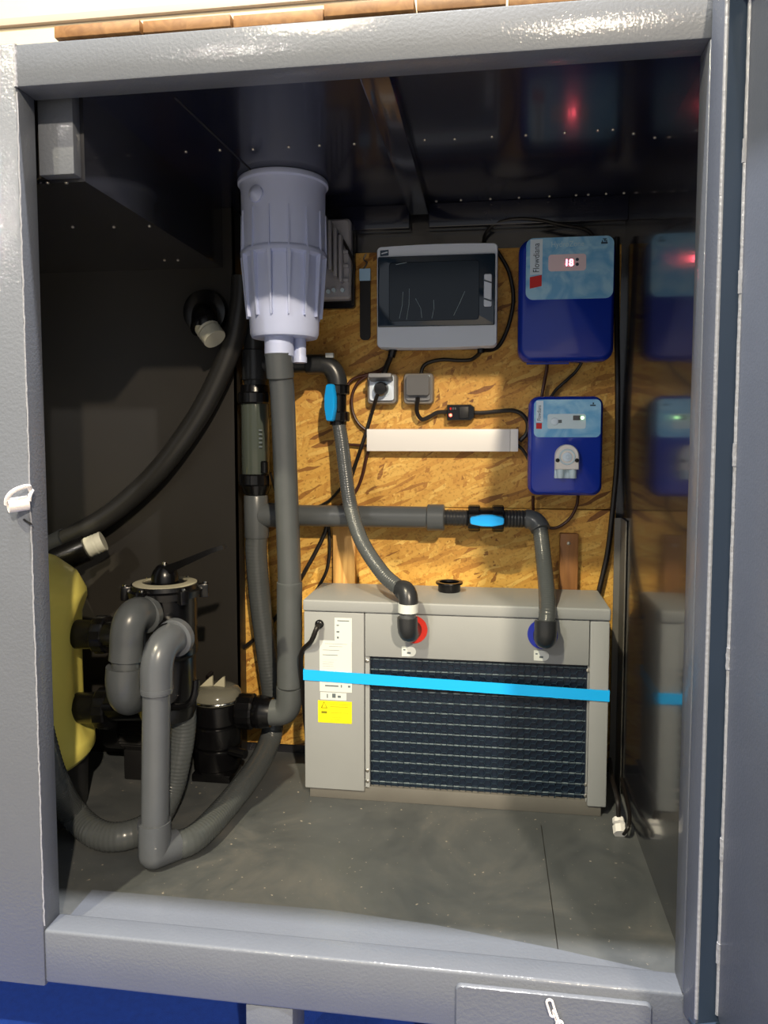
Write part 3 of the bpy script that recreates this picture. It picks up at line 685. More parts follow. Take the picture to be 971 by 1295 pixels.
# vertical valve with blue handle
v1z = [1.143, 1.038]
va = thing('ball_valve', (EX, CY, v1z[1]), 'dark ball valve with an upright blue handle beside the down pipe', 'valve')
part('valve_body', MB().tube([(EX, CY, v1z[0] + 0.01), (EX, CY, v1z[1] - 0.01)], 0.025, 24), 'black_plastic', va)
nut('union_nut', v1z[0] - 0.028, v1z[0], 0.0345, va, Matrix.Translation((EX, CY, 0)))
nut('union_nut', v1z[1], v1z[1] + 0.028, 0.0345, va, Matrix.Translation((EX, CY, 0)))
hx, hz = -0.4489, 1.093
def handle_outline(L, w):
    return [(-w * 0.62, -L / 2), (-w * 0.35, -L / 2 - 0.003), (w * 0.35, -L / 2 - 0.003), (w * 0.62, -L / 2), (w, -L * 0.16), (w, L * 0.16), (w * 0.62, L / 2), (w * 0.35, L / 2 + 0.003), (-w * 0.35, L / 2 + 0.003), (-w * 0.62, L / 2), (-w, L * 0.16), (-w, -L * 0.16)]
def handle(parent, p, d, L, w, out, z0):
    """bow-shaped lever: length along d, facing out"""
    d = Vector(d).normalized(); out = Vector(out).normalized(); s_ = d.cross(out)
    M = Matrix((( s_.x, d.x, out.x, p[0]), (s_.y, d.y, out.y, p[1]), (s_.z, d.z, out.z, p[2]), (0, 0, 0, 1)))
    o1 = handle_outline(L, w); o2 = [(x * 0.86, y * 0.96) for x, y in o1]
    h = part('handle', MB().stack([(o2, z0), (o1, z0 + 0.004), (o1, z0 + 0.018), (o2, z0 + 0.022)], M), 'handle_blue', parent, 'bright blue handle', 50)
    part('valve_stem', MB().cyl(M @ Vector((0, 0, z0 - 0.03)), M @ Vector((0, 0, z0 + 0.002)), 0.012, seg=16), 'black_plastic', parent)
    return h
handle(va, (EX, CY, (v1z[0] + v1z[1]) / 2), (0, 0, 1), 1.143 - 1.044, 0.0165, (hx - EX, -0.030, 0), 0.034)

# hose from the vertical valve to the red port of the heat pump
hpath = [(EX, CY, v1z[1] + 0.004), (-0.4268, 0.835, 0.9762), (-0.4087, 0.8, 0.8867), (-0.3887, 0.765, 0.7998), (-0.3496, 0.72, 0.7086), (-0.2853, 0.67, 0.6316), (-0.2337, 0.632, 0.598)]
hs = thing('flexible_hose', hpath[0], 'grey flexible hose from the upright valve down to the red heat pump port', 'hose')
pp, rr = corrugate(cr(hpath, 10), 0.0205, 0.0004)
part('hose', MB().tube(pp, 0.02, 18, rr), 'hose_grey', hs)
e0 = Vector((-0.2291, 0.628, 0.5948)); ec = Vector((-0.204, 0.607, 0.5999)); e1 = Vector((-0.2072, 0.6, 0.5475)); e2 = Vector((-0.2091, 0.6, 0.5061))
part('upper_elbow', MB().tube([e0] + bend(e0.lerp(ec, 0.2), ec, e1, 12), 0.0255, 22), 'pvc_dark', hs)
part('tag', MB().cyl(Vector((-0.2072, 0.6, 0.5661)), Vector((-0.2072, 0.6, 0.5434)), 0.0262, seg=24), 'sticker_white', hs, 'white paper tag')
part('pipe', MB().cyl(e1 + Vector((0, 0, 0.01)), e2, 0.0205, seg=20), 'pvc_grey', hs)
e3 = Vector((e2.x, 0.60, (-0.2091, 0.6, 0.4895)[2])); e4 = Vector(((-0.1989, 0.661, 0.4823)[0] - 0.004, HY0 + 0.001, (-0.1989, 0.661, 0.4823)[2]))
part('lower_elbow', MB().tube([Vector((e2.x, 0.60, (-0.2092, 0.6, 0.5289)[2]))] + bend(Vector((e2.x, 0.60, (-0.2092, 0.6, 0.5206)[2])), Vector((e2.x, 0.60, e4.z - 0.008)), e4, 14), 0.0265, 22), 'pvc_dark', hs)

# --- lower tee, horizontal pipe, second valve, hose to the blue port
tz = 0.7617
hpz = thing('horizontal_pipe', (CX, CY, tz), 'horizontal grey pipe with tee across the strand board', 'pipe')
part('tee', MB().lathe([(0.034, 0.8208), (0.0365, 0.8161), (0.0365, 0.6977), (0.034, 0.6929)], TM, 28), 'pvc_grey', hpz)
mb = MB(); socket_ring(mb, (CX + 0.05, CY, tz), (1, 0, 0), 0.0365, 0.075); part('tee_branch', mb, 'pvc_grey', hpz)
part('pipe', MB().cyl((CX + 0.03, CY, tz), (-0.1687, CY, tz), 0.0315, seg=28), 'pvc_grey', hpz)
mb = MB(); socket_ring(mb, (-0.155, CY, tz), (1, 0, 0), 0.0385, -0.13 - -0.1801); part('coupling', mb, 'pvc_grey', hpz)
thr = []; x = -0.1345
while x < -0.051: thr.append(x); x += 0.0045
part('threaded_nipple', MB().tube([(x_, CY, tz) for x_ in thr], 0.022, 20, [0.0225 + 0.0015 * (i % 2) for i in range(len(thr))]), 'pvc_dark', hpz)
v2 = thing('ball_valve', (-0.0107, CY, tz), 'dark ball valve with a level blue handle on the horizontal pipe', 'valve')
VM = axis_frame((0, CY, tz), (1, 0, 0))
part('valve_body', MB().tube([(-0.0533, CY, tz), (0.0316, CY, tz)], 0.0295, 24), 'black_plastic', v2)
nut('union_nut', -0.0623, -0.0286, 0.0385, v2, VM)
nut('union_nut', 0.0049, 0.0382, 0.0385, v2, VM)
handle(v2, (-0.0085, CY, tz), (1, 0, 0), 0.088, 0.0165, (0, -1, 0.0), 0.046)
thr = []; x = 0.0316
while x < 0.1067: thr.append(x); x += 0.0045
hb = [(0.1391, 0.835, 0.7379), (0.1459, 0.79, 0.6626), (0.149, 0.7, 0.5931), (0.147, 0.635, 0.545), (0.142, 0.612, 0.5076)]
h2 = thing('flexible_hose', hb[0], 'grey flexible hose from the level valve down to the blue heat pump port', 'hose')
part('threaded_nipple', MB().tube([(x_, CY, tz) for x_ in thr], 0.022, 20, [0.0240 + 0.0015 * (i % 2) for i in range(len(thr))]), 'pvc_dark', h2)
ex = 0.1259
part('upper_elbow', MB().tube(bend((0.1001, CY, tz), (ex + 0.006, CY - 0.002, tz), Vector(hb[0]) + Vector((0.001, -0.004, -0.004)), 12), 0.0275, 22), 'pvc_grey', h2)
pp, rr = corrugate(cr(hb, 10), 0.0215, 0.0004)
part('hose', MB().tube(pp, 0.02, 18, rr), 'hose_grey', h2)
q = Vector(hb[-1]); bl = Vector(((0.1417, 0.661, 0.4865)[0], HY0 + 0.001, (0.1378, 0.661, 0.4801)[2]))
part('lower_elbow', MB().tube([q + Vector((0, 0.003, 0.022))] + bend(q, Vector((q.x, q.y - 0.002, bl.z - 0.006)), bl, 14), 0.0285, 22), 'pvc_dark', h2)

# --- return hose from the tee to the floor elbow
VX, VY = -0.7474, 0.285
fc = Vector((VX - 0.0125, VY - 0.003, 0.0385))
rp = [(CX, CY, 0.7024), (-0.692, 0.853, 0.6449), (-0.6853, 0.865, 0.4985), (-0.6665, 0.87, 0.3275), (-0.6521, 0.875, 0.1913), (-0.6473, 0.865, 0.1285), (-0.6523, 0.83, 0.0735), (-0.6579, 0.7087, 0.045), (-0.6733, 0.5057, 0.035), (-0.6938, 0.3562, 0.035)]
rp.append(tuple(fc.lerp(Vector(rp[-1]), 0.35)))
rh = thing('return_hose', rp[-1], 'thick grey hose running from the tee down behind the pump union and along the floor', 'hose')
pp, rr = corrugate(cr(rp, 10), 0.0325, 0.0003, 0.009)
part('hose', MB().tube(pp, 0.03, 22, rr), 'hose_grey', rh)

# --- vertical blue-grey pipe in front with floor elbow
vp = thing('front_pipe', (VX, VY, 0.0), 'tall blue grey pipe with elbows from the filter valve to the floor', 'pipe')
vt = 0.414
part('pipe', MB().cyl((VX - 0.012, VY - 0.003, 0.06), (VX, VY, vt + 0.02), 0.0315, seg=28), 'pvc_blue_grey', vp)
fe = Vector((VX - 0.013, VY - 0.003, 0.039))
rE = Vector(rp[-1])
fe2 = fc.lerp(Vector(rp[-2]), 0.55)
part('floor_elbow', MB().cyl((VX - 0.012, VY - 0.003, 0.112), fc, 0.0375, seg=32).sphere(fc, 0.0375, 1.0, 32, 20).cyl(fc, fe2, 0.0375, 0.0355, seg=32), 'pvc_blue_grey', vp)
# top elbow leaves the valve front
vf = Vector((-0.7356, 0.365, 0.5204))
part('top_elbow', MB().tube([(VX, VY, vt), (VX, VY, vt + 0.03)] + bend((VX, VY, vt + 0.04), (VX + 0.002, VY - 0.002, vf.z + 0.012), vf, 12), 0.0365, 28), 'pvc_blue_grey', vp)
mb = MB(); socket_ring(mb, vf, Vector((0.12, 1, 0.1)), 0.0455, 0.022); part('socket_flange', mb, 'pvc_blue_grey', vp)
socket = MB(); socket_ring(socket, (VX, VY, vt + 0.008), (0, 0, 1), 0.0372, 0.014); part('coupling', socket, 'pvc_blue_grey', vp)

# --- multiport valve
MX, MY = -0.8024, 0.46
zl_ = 0.6286
mv = thing('multiport_valve', (MX, MY, 0.2905), 'black multiport filter valve with a grey ringed lid and lever', 'valve')
MT = Matrix.Translation((MX, MY, 0))
part('valve_body', MB().lathe([(0.066, 0.2905), (0.072, 0.311), (0.072, 0.4475), (0.078, 0.4557), (0.078, 0.4759), (0.076, 0.4799), (0.078, zl_ - 0.02)], MT, 40), 'black_plastic', mv)
part('lid', MB().lathe([(0.090, zl_ - 0.028), (0.092, zl_ - 0.012), (0.084, zl_ - 0.008), (0.082, zl_ + 0.002), (0.0, zl_ + 0.004)], MT, 40), 'black_plastic', mv)
part('lid_ring', MB().lathe([(0.078, zl_ + 0.001), (0.078, zl_ + 0.0035), (0.055, zl_ + 0.0065), (0.055, zl_ + 0.001)], MT, 40), 'lid_ring', mv, 'pale printed ring')
for k in range(6):
    a = R(20 + 60 * k); c = Vector((MX + 0.094 * math.cos(a), MY + 0.094 * math.sin(a), zl_ - 0.02))
    lug = part('lid_lug', MB().box((0, 0, 0), (0.024, 0.022, 0.034), None, 0.003, 2, Matrix.Translation(c) @ Matrix.Rotation(a, 4, 'Z')), 'black_plastic', mv)
    part('bolt', MB().cyl(c + Vector((0.002 * math.cos(a), 0.002 * math.sin(a), 0.014)), c + Vector((0.002 * math.cos(a), 0.002 * math.sin(a), 0.022)), 0.005, seg=10), 'chrome', lug)
hub = part('handle_hub', MB().lathe([(0.034, zl_ + 0.004), (0.033, zl_ + 0.02), (0.028, zl_ + 0.036), (0.017, zl_ + 0.047), (0.0, zl_ + 0.050)], MT, 28), 'black_plastic', mv)
part('hub_screw', MB().lathe([(0.006, zl_ + 0.048), (0.006, zl_ + 0.055), (0.0, zl_ + 0.057)], Matrix.Translation((MX + 0.001, MY - 0.002, 0)), 12), 'chrome', hub)
la = Vector((MX, MY, zl_ + 0.032)); lb = Vector((-0.6712, 0.43, 0.7179)); lc = Vector((-0.635, 0.43, 0.7302))
ld = (lb - la); ln = Vector((-ld.z, 0, ld.x)).normalized()
def bar_ring(p, w, tt): return [p + Vector((0, -w, 0)) + ln * tt, p + Vector((0, w, 0)) + ln * tt, p + Vector((0, w, 0)) - ln * tt, p + Vector((0, -w, 0)) - ln * tt]
part('lever', MB().loft([bar_ring(la, 0.020, 0.012), bar_ring(la.lerp(lb, 0.35), 0.016, 0.009), bar_ring(lb, 0.012, 0.006), bar_ring(lc, 0.013, 0.005)]), 'black_plastic', mv)
vd = Vector((0.05, 0.12, 0))
part('front_port', MB().cyl(vf + Vector((0.0, 0.0, 0)), Vector((MX + 0.01, MY - 0.03, vf.z + 0.002)), 0.043, seg=24), 'black_plastic', mv)
wf = Vector((-0.8165, 0.375, 0.5723))
part('front_port', MB().cyl(wf, Vector((MX - 0.02, MY - 0.03, wf.z + 0.004)), 0.043, seg=24), 'black_plastic', mv)
part('bottom_frame', MB().tube(bend(Vector((-0.944, 0.4, 0.3279)), Vector((-0.8199, 0.4, 0.3304)), Vector((-0.7485, 0.4, 0.3381)), 6) + bend(Vector((-0.7343, 0.4, 0.3408)), Vector((-0.7019, 0.4, 0.3464)), Vector((-0.7049, 0.41, 0.4037)), 6), 0.009, 10), 'black_plastic', mv)
part('side_arm', MB().cyl((MX - 0.03, MY, 0.3147), (-0.9807, 0.49, 0.2951), 0.036, seg=24), 'black_plastic', mv)
part('side_arm', MB().cyl((MX - 0.03, MY, 0.4953), (-0.9864, 0.49, 0.4852), 0.034, seg=24), 'black_plastic', mv)
# second elbow pair
el = thing('double_elbow', (-0.8204, 0.31, 0.3679), 'pair of grey elbows looping off the left of the filter valve', 'pipe')
ea = Vector((-0.8284, 0.305, 0.5219)); 
part('upper_elbow', MB().tube([Vector((-0.8299, 0.302, 0.48)), Vector((-0.8284, 0.304, 0.5036))] + bend(ea, Vector((-0.8142, 0.285, 0.6066)), wf, 12), 0.038, 28), 'pvc_grey', el)
mb = MB(); socket_ring(mb, wf, Vector((0.18, 1, 0.1)), 0.0465, 0.022); part('socket_flange', mb, 'pvc_grey', el)
part('pipe', MB().cyl(Vector((-0.8305, 0.302, 0.4558)), Vector((-0.8297, 0.302, 0.4893)), 0.032, seg=24), 'pvc_grey', el)
eb = Vector((-0.8342, 0.302, 0.4649)); 
part('lower_elbow', MB().tube([eb, Vector((-0.8356, 0.302, 0.4481))] + bend(Vector((-0.8374, 0.303, 0.4365)), Vector((-0.8408, 0.31, 0.3681)), Vector((-0.8661, 0.42, 0.3568)), 12), 0.0405, 28), 'pvc_grey', el)

# --- yellow filter
FX, FY = -1.30, 0.46
yf = thing('sand_filter', (FX, FY, 0), 'yellow ribbed filter tank on a dark base at the left', 'filter')
FT = Matrix.Translation((FX, FY, 0))
def flute(r, amp, n=10, k=60, ph=0.0):
    o = []
    for i in range(k):
        a = 2 * math.pi * i / k; w = (math.cos(n * a + ph) + 1) / 2
        o.append(((r - amp * (1 - w ** 0.5)) * math.cos(a), (r - amp * (1 - w ** 0.5)) * math.sin(a)))
    return o
part('shell', MB().stack([(flute(0.252, 0.0), 0.150), (flute(0.262, 0.0), 0.165), (flute(0.262, 0.004), 0.20), (flute(0.246, 0.018), 0.245), (flute(0.236, 0.024), 0.29), (flute(0.235, 0.024), 0.42), (flute(0.238, 0.020), 0.52), (flute(0.252, 0.010), 0.565),
     (flute(0.250, 0.0), 0.585), (flute(0.228, 0), 0.63), (flute(0.18, 0), 0.67), (flute(0.12, 0), 0.695), (flute(0.06, 0), 0.706), (flute(0.004, 0), 0.708)], FT), 'filter_yellow', yf, angle=60)
part('base', MB().lathe([(0.235, 0.0), (0.238, 0.01), (0.243, 0.155), (0.225, 0.16)], FT, 48), 'filter_base', yf, 'dark skirt')
for py in (802, 895):
    pass
def side_union(p0, p1, r):
    d = (Vector(p1) - Vector(p0)); L = d.length
    return nut('union_nut', 0, L, r, yf, axis_frame(p0, d))
side_union(Vector((-1.012, 0.5, 0.4815)), Vector((-0.9766, 0.5, 0.4829)), 0.050)
side_union(Vector((-1.008, 0.5, 0.2858)), Vector((-0.9731, 0.5, 0.2876)), 0.055)
part('neck', MB().cyl(Vector((-1.065, 0.5, 0.4795)), Vector((-1.007, 0.5, 0.4817)), 0.038, seg=24), 'black_plastic', yf)
part('neck', MB().cyl(Vector((-1.071, 0.5, 0.2825)), Vector((-1.004, 0.5, 0.286)), 0.040, seg=24), 'black_plastic', yf)

# --- filter hose looping over the floor
fh = [(-1.001, 0.2, 0.4054), (-0.988, 0.21, 0.3121), (-0.9799, 0.235, 0.219), (-1.025, 0.3807, 0.065), (-0.9366, 0.3415, 0.036), (-0.8632, 0.3411, 0.036), (-0.82, 0.3993, 0.042), (-0.8005, 0.46, 0.0948), (-0.7819, 0.475, 0.1827), (-0.772, 0.48, 0.2538), (-0.7667, 0.47, 0.3094)]
fo = thing('filter_hose', fh[4], 'thick grey hose looping round the front of the yellow filter', 'hose')
pp, rr = corrugate(cr(fh, 10), 0.0335, 0.0004, 0.009)
part('hose', MB().tube(pp, 0.03, 22, rr), 'hose_grey', fo)

# --- pump
BX, BY = -0.7862, 0.76
pu = thing('pool_pump', (BX, BY, 0.0), 'black pool pump with a clear lidded strainer pot on the floor', 'pump')
zb0, zb1 = 0.0277, 0.2279
prof = [(0.055, zb0 - 0.02), (0.064, zb0)]
nz = 3
for k in range(nz):
    z0_ = zb0 + (zb1 - zb0) * k / nz; z1_ = zb0 + (zb1 - zb0) * (k + 1) / nz
    prof += [(0.064 + 0.002 * k, z0_ + 0.004), (0.068 + 0.002 * k, z0_ + 0.008), (0.068 + 0.002 * k, z1_ - 0.006), (0.064 + 0.002 * k, z1_ - 0.002)]
BT = Matrix.Translation((BX, BY, 0))
part('strainer_pot', MB().lathe(prof, BT, 36), 'black_plastic', pu)
lidr = part('lid', MB().lathe([(0.068, zb1 - 0.002), (0.072, zb1), (0.072, zb1 + 0.012), (0.070, zb1 + 0.022), (0.062, zb1 + 0.033), (0.045, zb1 + 0.041), (0.0, zb1 + 0.045)], BT, 36), 'lid_clear', pu, 'clear domed lid')
part('lid_rim', MB().torus(Matrix.Translation((BX, BY, zb1 + 0.006)), 0.0725, 0.004, 36, 8), 'chrome', lidr)
for dx in (-0.020, 0.016):
    w = MB(); x = BX + dx; 
    tri_ = [(-0.030, 0.0), (0.012, 0.0), (0.012, 0.036), (0.006, 0.034)]
    M_ = Matrix.Translation((x, BY - 0.01, zb1 + 0.036)) @ Matrix.Rotation(R(90), 4, 'X')
    w.prism(tri_, -0.004, 0.004, M_); part('lid_wing', w, 'lid_ring', lidr)
part('foot', MB().box2((BX - 0.06, BY - 0.055, 0.0), (BX + 0.055, BY + 0.05, zb0 - 0.004), 0.004), 'black_plastic', pu)
part('pump_volute', MB().lathe([(0.05, 0.0), (0.085, 0.01), (0.088, 0.045), (0.07, 0.06)], axis_frame((BX - 0.065, BY - 0.01, 0.155), (-1, 0, 0)), 32), 'black_plastic', pu)
mot = MB(); n = 36; outl = []
for k in range(n * 2):
    a = math.pi * k / n; r_ = 0.075 if k % 2 else 0.066; outl.append((r_ * math.cos(a), r_ * math.sin(a)))
mot.stack([(outl, 0.0), (outl, 0.16)], axis_frame((BX - 0.12, BY - 0.01, 0.15), (-1, 0, 0)))
part('motor', mot, 'black_matte', pu, angle=20)
part('fan_cover', MB().lathe([(0.078, 0), (0.078, 0.05), (0.06, 0.062), (0.0, 0.063)], axis_frame((BX - 0.27, BY - 0.01, 0.15), (-1, 0, 0)), 32), 'black_matte', pu)
part('motor_foot', MB().box2((BX - 0.26, BY - 0.07, 0.0), (BX - 0.12, BY + 0.05, 0.09), 0.006), 'black_matte', pu)
part('drain_plug', MB().cyl((BX + 0.055, BY - 0.045, 0.0953), (BX + 0.105, BY - 0.06, 0.0935), 0.013, seg=14), 'black_plastic', pu)
uz_ = E2.z
part('inlet_stub', MB().cyl((BX + 0.05, 0.755, uz_), (-0.7121, 0.752, uz_), 0.030, seg=24), 'pvc_dark', pu)
nut('union_nut', -0.7193, -0.6693, 0.051, pu, axis_frame((0, 0.752, uz_), (1, 0, 0)))
part('check_valve', MB().lathe([(0.040, 0), (0.047, 0.012), (0.047, 0.03), (0.041, 0.055)], axis_frame((-0.6741, 0.752, uz_), (1, 0, 0)), 28), 'black_plastic', pu)

# ================================================================ DARK HOSE AND WALL FITTINGS ON THE LEFT
bh = [(-1.415, 0.805, 0.6068), (-1.309, 0.805, 0.6653), (-1.204, 0.805, 0.718), (-1.104, 0.81, 0.7812), (-0.9762, 0.81, 0.8937), (-0.8631, 0.81, 1.034), (-0.7866, 0.805, 1.159), (-0.7356, 0.8, 1.271), (-0.713, 0.8, 1.371), (-0.7072, 0.8, 1.449)]
bo = thing('dark_hose', bh[0], 'long dark hose sweeping up the left partition to behind the bucket tank', 'hose')
part('hose', MB().tube(cr(bh, 10), 0.031, 22), 'hose_dark', bo)
c0, c1 = Vector((-1.357, 0.805, 0.64)), Vector((-1.272, 0.805, 0.683))
mb = MB(); socket_ring(mb, (c0 + c1) / 2, c1 - c0, 0.0365, (c1 - c0).length); part('coupling', mb, 'pvc_dark', bo)
def taped(name, p0, p1, r, label, extra):
    """black fitting ending in a male thread wound with white tape"""
    p0, p1 = Vector(p0), Vector(p1); d = (p1 - p0).normalized()
    o = thing(name, tuple(p0), label, 'fitting')
    L = (p1 - p0).length
    part('body', MB().lathe([(r * 1.15, -extra), (r * 1.25, -extra + 0.006), (r * 1.25, 0.0), (r, 0.002)], axis_frame(p0, d), 28), 'black_plastic', o)
    n = 10
    part('thread_tape', MB().tube([p0 + d * (L * k / n) for k in range(n + 1)], r, 24, [r * (0.93 + 0.05 * (k % 2) + 0.03 * random.random()) for k in range(n + 1)]), 'thread_tape', o, 'white thread tape')
    return o
taped('threaded_fitting', (-1.169, 0.74, 0.6684), (-1.125, 0.755, 0.6881), 0.031, 'black pipe fitting with white taped thread below the dark hose', 0.10)
f2 = taped('threaded_fitting', (-0.8047, 0.76, 1.309), (-0.7694, 0.745, 1.267), 0.034, 'black wall fitting with white taped thread left of the bucket tank', 0.012)
part('flange', MB().lathe([(0.066, 0), (0.068, 0.006), (0.064, 0.026), (0.045, 0.032)], axis_frame((-0.8358, 0.86, 1.359), (0.0, -1, 0)), 36), 'black_plastic', f2)
part('elbow', MB().tube(bend(Vector((-0.8344, 0.85, 1.357)), Vector((-0.8025, 0.75, 1.345)), Vector((-0.8047, 0.76, 1.307)), 8), 0.037, 24), 'black_plastic', f2)

# ================================================================ BACK WALL EQUIPMENT
def wall_box(p0, p1):
    """centre, width and height on the wall from two opposite corners"""
    return ((p0[0] + p1[0]) / 2, (p0[2] + p1[2]) / 2, abs(p1[0] - p0[0]), abs(p1[2] - p0[2]))

# --- upper blue controller
YF = 0.82
cx, cz, w, h = wall_box((0.0708, 0.82, 1.534), (0.329, 0.82, 1.2))
b1 = thing('pool_controller', (cx, OF, cz - h / 2), 'large blue controller box with red digits high on the strand board', 'controller')
M = wall_frame((cx, OF, cz)); D = OF - YF
part('housing', MB().stack([(rrect(w * 0.97, h * 0.97, 0.03), 0.0), (rrect(w, h, 0.034), D * 0.4), (rrect(w, h, 0.034), D * 0.72), (rrect(w * 0.985, h * 0.99, 0.033), D * 0.86), (rrect(w * 0.93, h * 0.945, 0.030), D * 0.97), (rrect(w * 0.90, h * 0.92, 0.028), D)], M), 'box_blue', b1, angle=60)
lx, lz, lw, lh = wall_box((0.0899, 0.82, 1.532), (0.3214, 0.82, 1.367))
lM = wall_frame((lx, OF, lz))
fp = part('face_label', MB().stack([(rrect(lw, lh, 0.020), D * 0.90), (rrect(lw, lh, 0.020), D + 0.0012)], lM), 'label_blue', b1, 'light blue printed front label')
zf = D + 0.0012
def on(M_, x, y, z=0.0, rot=0.0): return M_ @ Matrix.Translation((x, y, z)) @ Matrix.Rotation(R(rot), 4, 'Z')
ux = lw / 109.0
def flat(name, M_, x0, y0, x1, y1, m, parent, rr=0.0, zz=0.0, th=0.0006, lbl=None):
    o = rrect(x1 - x0, y1 - y0, rr) if rr else [(-(x1 - x0) / 2, -(y1 - y0) / 2), ((x1 - x0) / 2, -(y1 - y0) / 2), ((x1 - x0) / 2, (y1 - y0) / 2), (-(x1 - x0) / 2, (y1 - y0) / 2)]
    return part(name, MB().prism(o, zz - 0.0003, zz + th, M_ @ Matrix.Translation(((x0 + x1) / 2, (y0 + y1) / 2, 0))), m, parent, lbl)
flat('brand_strip', lM, -lw / 2 + 5 * ux, lh / 2 - 46 * ux, -lw / 2 + 20.5 * ux, lh / 2 - 1.5 * ux, 'label_white', fp, 0, zf)
text('lettering', 'Flowdiana', 11.2 * ux, on(lM, -lw / 2 + 16.5 * ux, lh / 2 - 43.5 * ux, zf + 0.0009, 90), 'print_dark', fp, sx=0.82)
part('red_mark', MB().prism([(-7.5 * ux, -8.5 * ux), (7.5 * ux, -5.5 * ux), (7.5 * ux, 8.5 * ux), (-7.5 * ux, 6 * ux)], zf - 0.0003, zf + 0.0006, lM @ Matrix.Translation((-lw / 2 + 12.5 * ux, lh / 2 - 55 * ux, 0))), 'label_red', fp)
text('lettering', 'HydroZone', 10 * ux, on(lM, -lw / 2 + 31 * ux, lh / 2 - 12 * ux, zf + 0.0002), 'print_pale', fp, sx=0.86)
flat('display_window', lM, -lw / 2 + 28 * ux, lh / 2 - 42.5 * ux, -lw / 2 + 75 * ux, lh / 2 - 21.5 * ux, 'led_window', fp, 4 * ux, zf, 0.0006)
seg_o = fp
dM = on(lM, -lw / 2 + 48 * ux, lh / 2 - 36.2 * ux, zf + 0.0008)
text('digit', '18', 12.0 * ux, dM, 'led_red', fp, 0.0003, sx=0.95)
for yb in (-28.5, -34.5):
    part('button', MB().lathe([(2.1 * ux, 0), (2.1 * ux, 0.0008), (0.9 * ux, 0.0012)], on(lM, -lw / 2 + 64 * ux, lh / 2 + yb * ux, zf), 14), 'print_dark', fp)
for k, (dx, dy, ww, hh_) in enumerate(((0, 0, 8, 2.2), (0.6, 3, 1.6, 3.2), (-2.4, 2.2, 1.4, 2.0), (2.6, 2.4, 1.4, 2.2), (0.4, 5.6, 5, 1.0))):
    flat('emblem', lM, lw / 2 - 12 * ux + (dx - ww / 2) * ux, lh / 2 - 10 * ux + dy * ux, lw / 2 - 12 * ux + (dx + ww / 2) * ux, lh / 2 - 10 * ux + (dy + hh_) * ux, 'print_dark', fp, 0, zf)
flat('gland_plate', M, -w * 0.40, -h / 2 - 0.004, w * 0.05, -h / 2 + 0.012, 'box_blue', b1, 0, D * 0.5, 0.01)

# --- lower blue dosing controller with peristaltic head
YF2 = 0.82
cx, cz, w, h = wall_box((0.103, 0.82, 1.106), (0.3052, 0.82, 0.8301))
b2 = thing('dosing_controller', (cx, OF, cz - h / 2), 'smaller blue dosing box with a white pump head above the right hose', 'controller')
M = wall_frame((cx, OF, cz)); D = OF - YF2
part('housing', MB().stack([(rrect(w * 0.97, h * 0.97, 0.026), 0.0), (rrect(w, h, 0.028), D * 0.4), (rrect(w, h, 0.028), D * 0.72), (rrect(w * 0.985, h * 0.99, 0.027), D * 0.86), (rrect(w * 0.93, h * 0.945, 0.025), D * 0.97), (rrect(w * 0.90, h * 0.92, 0.023), D)], M), 'box_blue', b2, angle=60)
lx, lz, lw, lh = wall_box((0.117, 0.82, 1.096), (0.2957, 0.82, 0.9926))
lM = wall_frame((lx, OF, lz)); zf = D + 0.0012; ux = lw / 83.5
fp = part('face_label', MB().stack([(rrect(lw, lh, 0.014), D * 0.90), (rrect(lw, lh, 0.014), zf)], lM), 'label_blue', b2, 'light blue printed front label')
flat('brand_strip', lM, -lw / 2 + 2.5 * ux, lh / 2 - 29 * ux, -lw / 2 + 11.5 * ux, lh / 2 - 1.5 * ux, 'label_white', fp, 0, zf)
text('lettering', 'Flowdiana', 6.8 * ux, on(lM, -lw / 2 + 8.6 * ux, lh / 2 - 27 * ux, zf + 0.0009, 90), 'print_dark', fp, sx=0.72)
flat('red_mark', lM, -lw / 2 + 2.8 * ux, lh / 2 - 37.5 * ux, -lw / 2 + 10 * ux, lh / 2 - 30 * ux, 'label_red', fp, 0, zf)
flat('display_window', lM, -lw / 2 + 17 * ux, lh / 2 - 37.5 * ux, -lw / 2 + 65 * ux, lh / 2 - 18.5 * ux, 'label_pale', fp, 3 * ux, zf)
flat('switch', lM, -lw / 2 + 49 * ux, lh / 2 - 26.5 * ux, -lw / 2 + 58 * ux, lh / 2 - 20.5 * ux, 'dark_grey_plastic', fp, 0.6 * ux, zf, 0.003)
part('indicator_light', MB().lathe([(1.9 * ux, 0), (1.9 * ux, 0.002), (0.8 * ux, 0.0035)], on(lM, -lw / 2 + 60.6 * ux, lh / 2 - 23.5 * ux, zf), 14), 'led_white', fp)
part('dial', MB().lathe([(5 * ux, 0), (4.6 * ux, 0.003), (3.6 * ux, 0.004), (0, 0.004)], on(lM, -lw / 2 + 26 * ux, lh / 2 - 28 * ux, zf), 20), 'label_white', fp)
flat('printed_line', lM, -lw / 2 + 30 * ux, lh / 2 - 30 * ux, -lw / 2 + 35 * ux, lh / 2 - 26 * ux, 'print_grey', fp, 0, zf + 0.0006)
for dx, dy, ww, hh_ in ((0, 0, 7, 1.6), (0.4, 2, 1.6, 2.4)):
    flat('emblem', lM, lw / 2 - 10 * ux + (dx - ww / 2) * ux, lh / 2 - 8.5 * ux + dy * ux, lw / 2 - 10 * ux + (dx + ww / 2) * ux, lh / 2 - 8.5 * ux + (dy + hh_) * ux, 'print_dark', fp, 0, zf)
hx_, hz_, hw2, hh2 = wall_box((0.1738, 0.8, 0.9732), (0.2381, 0.8, 0.9045))
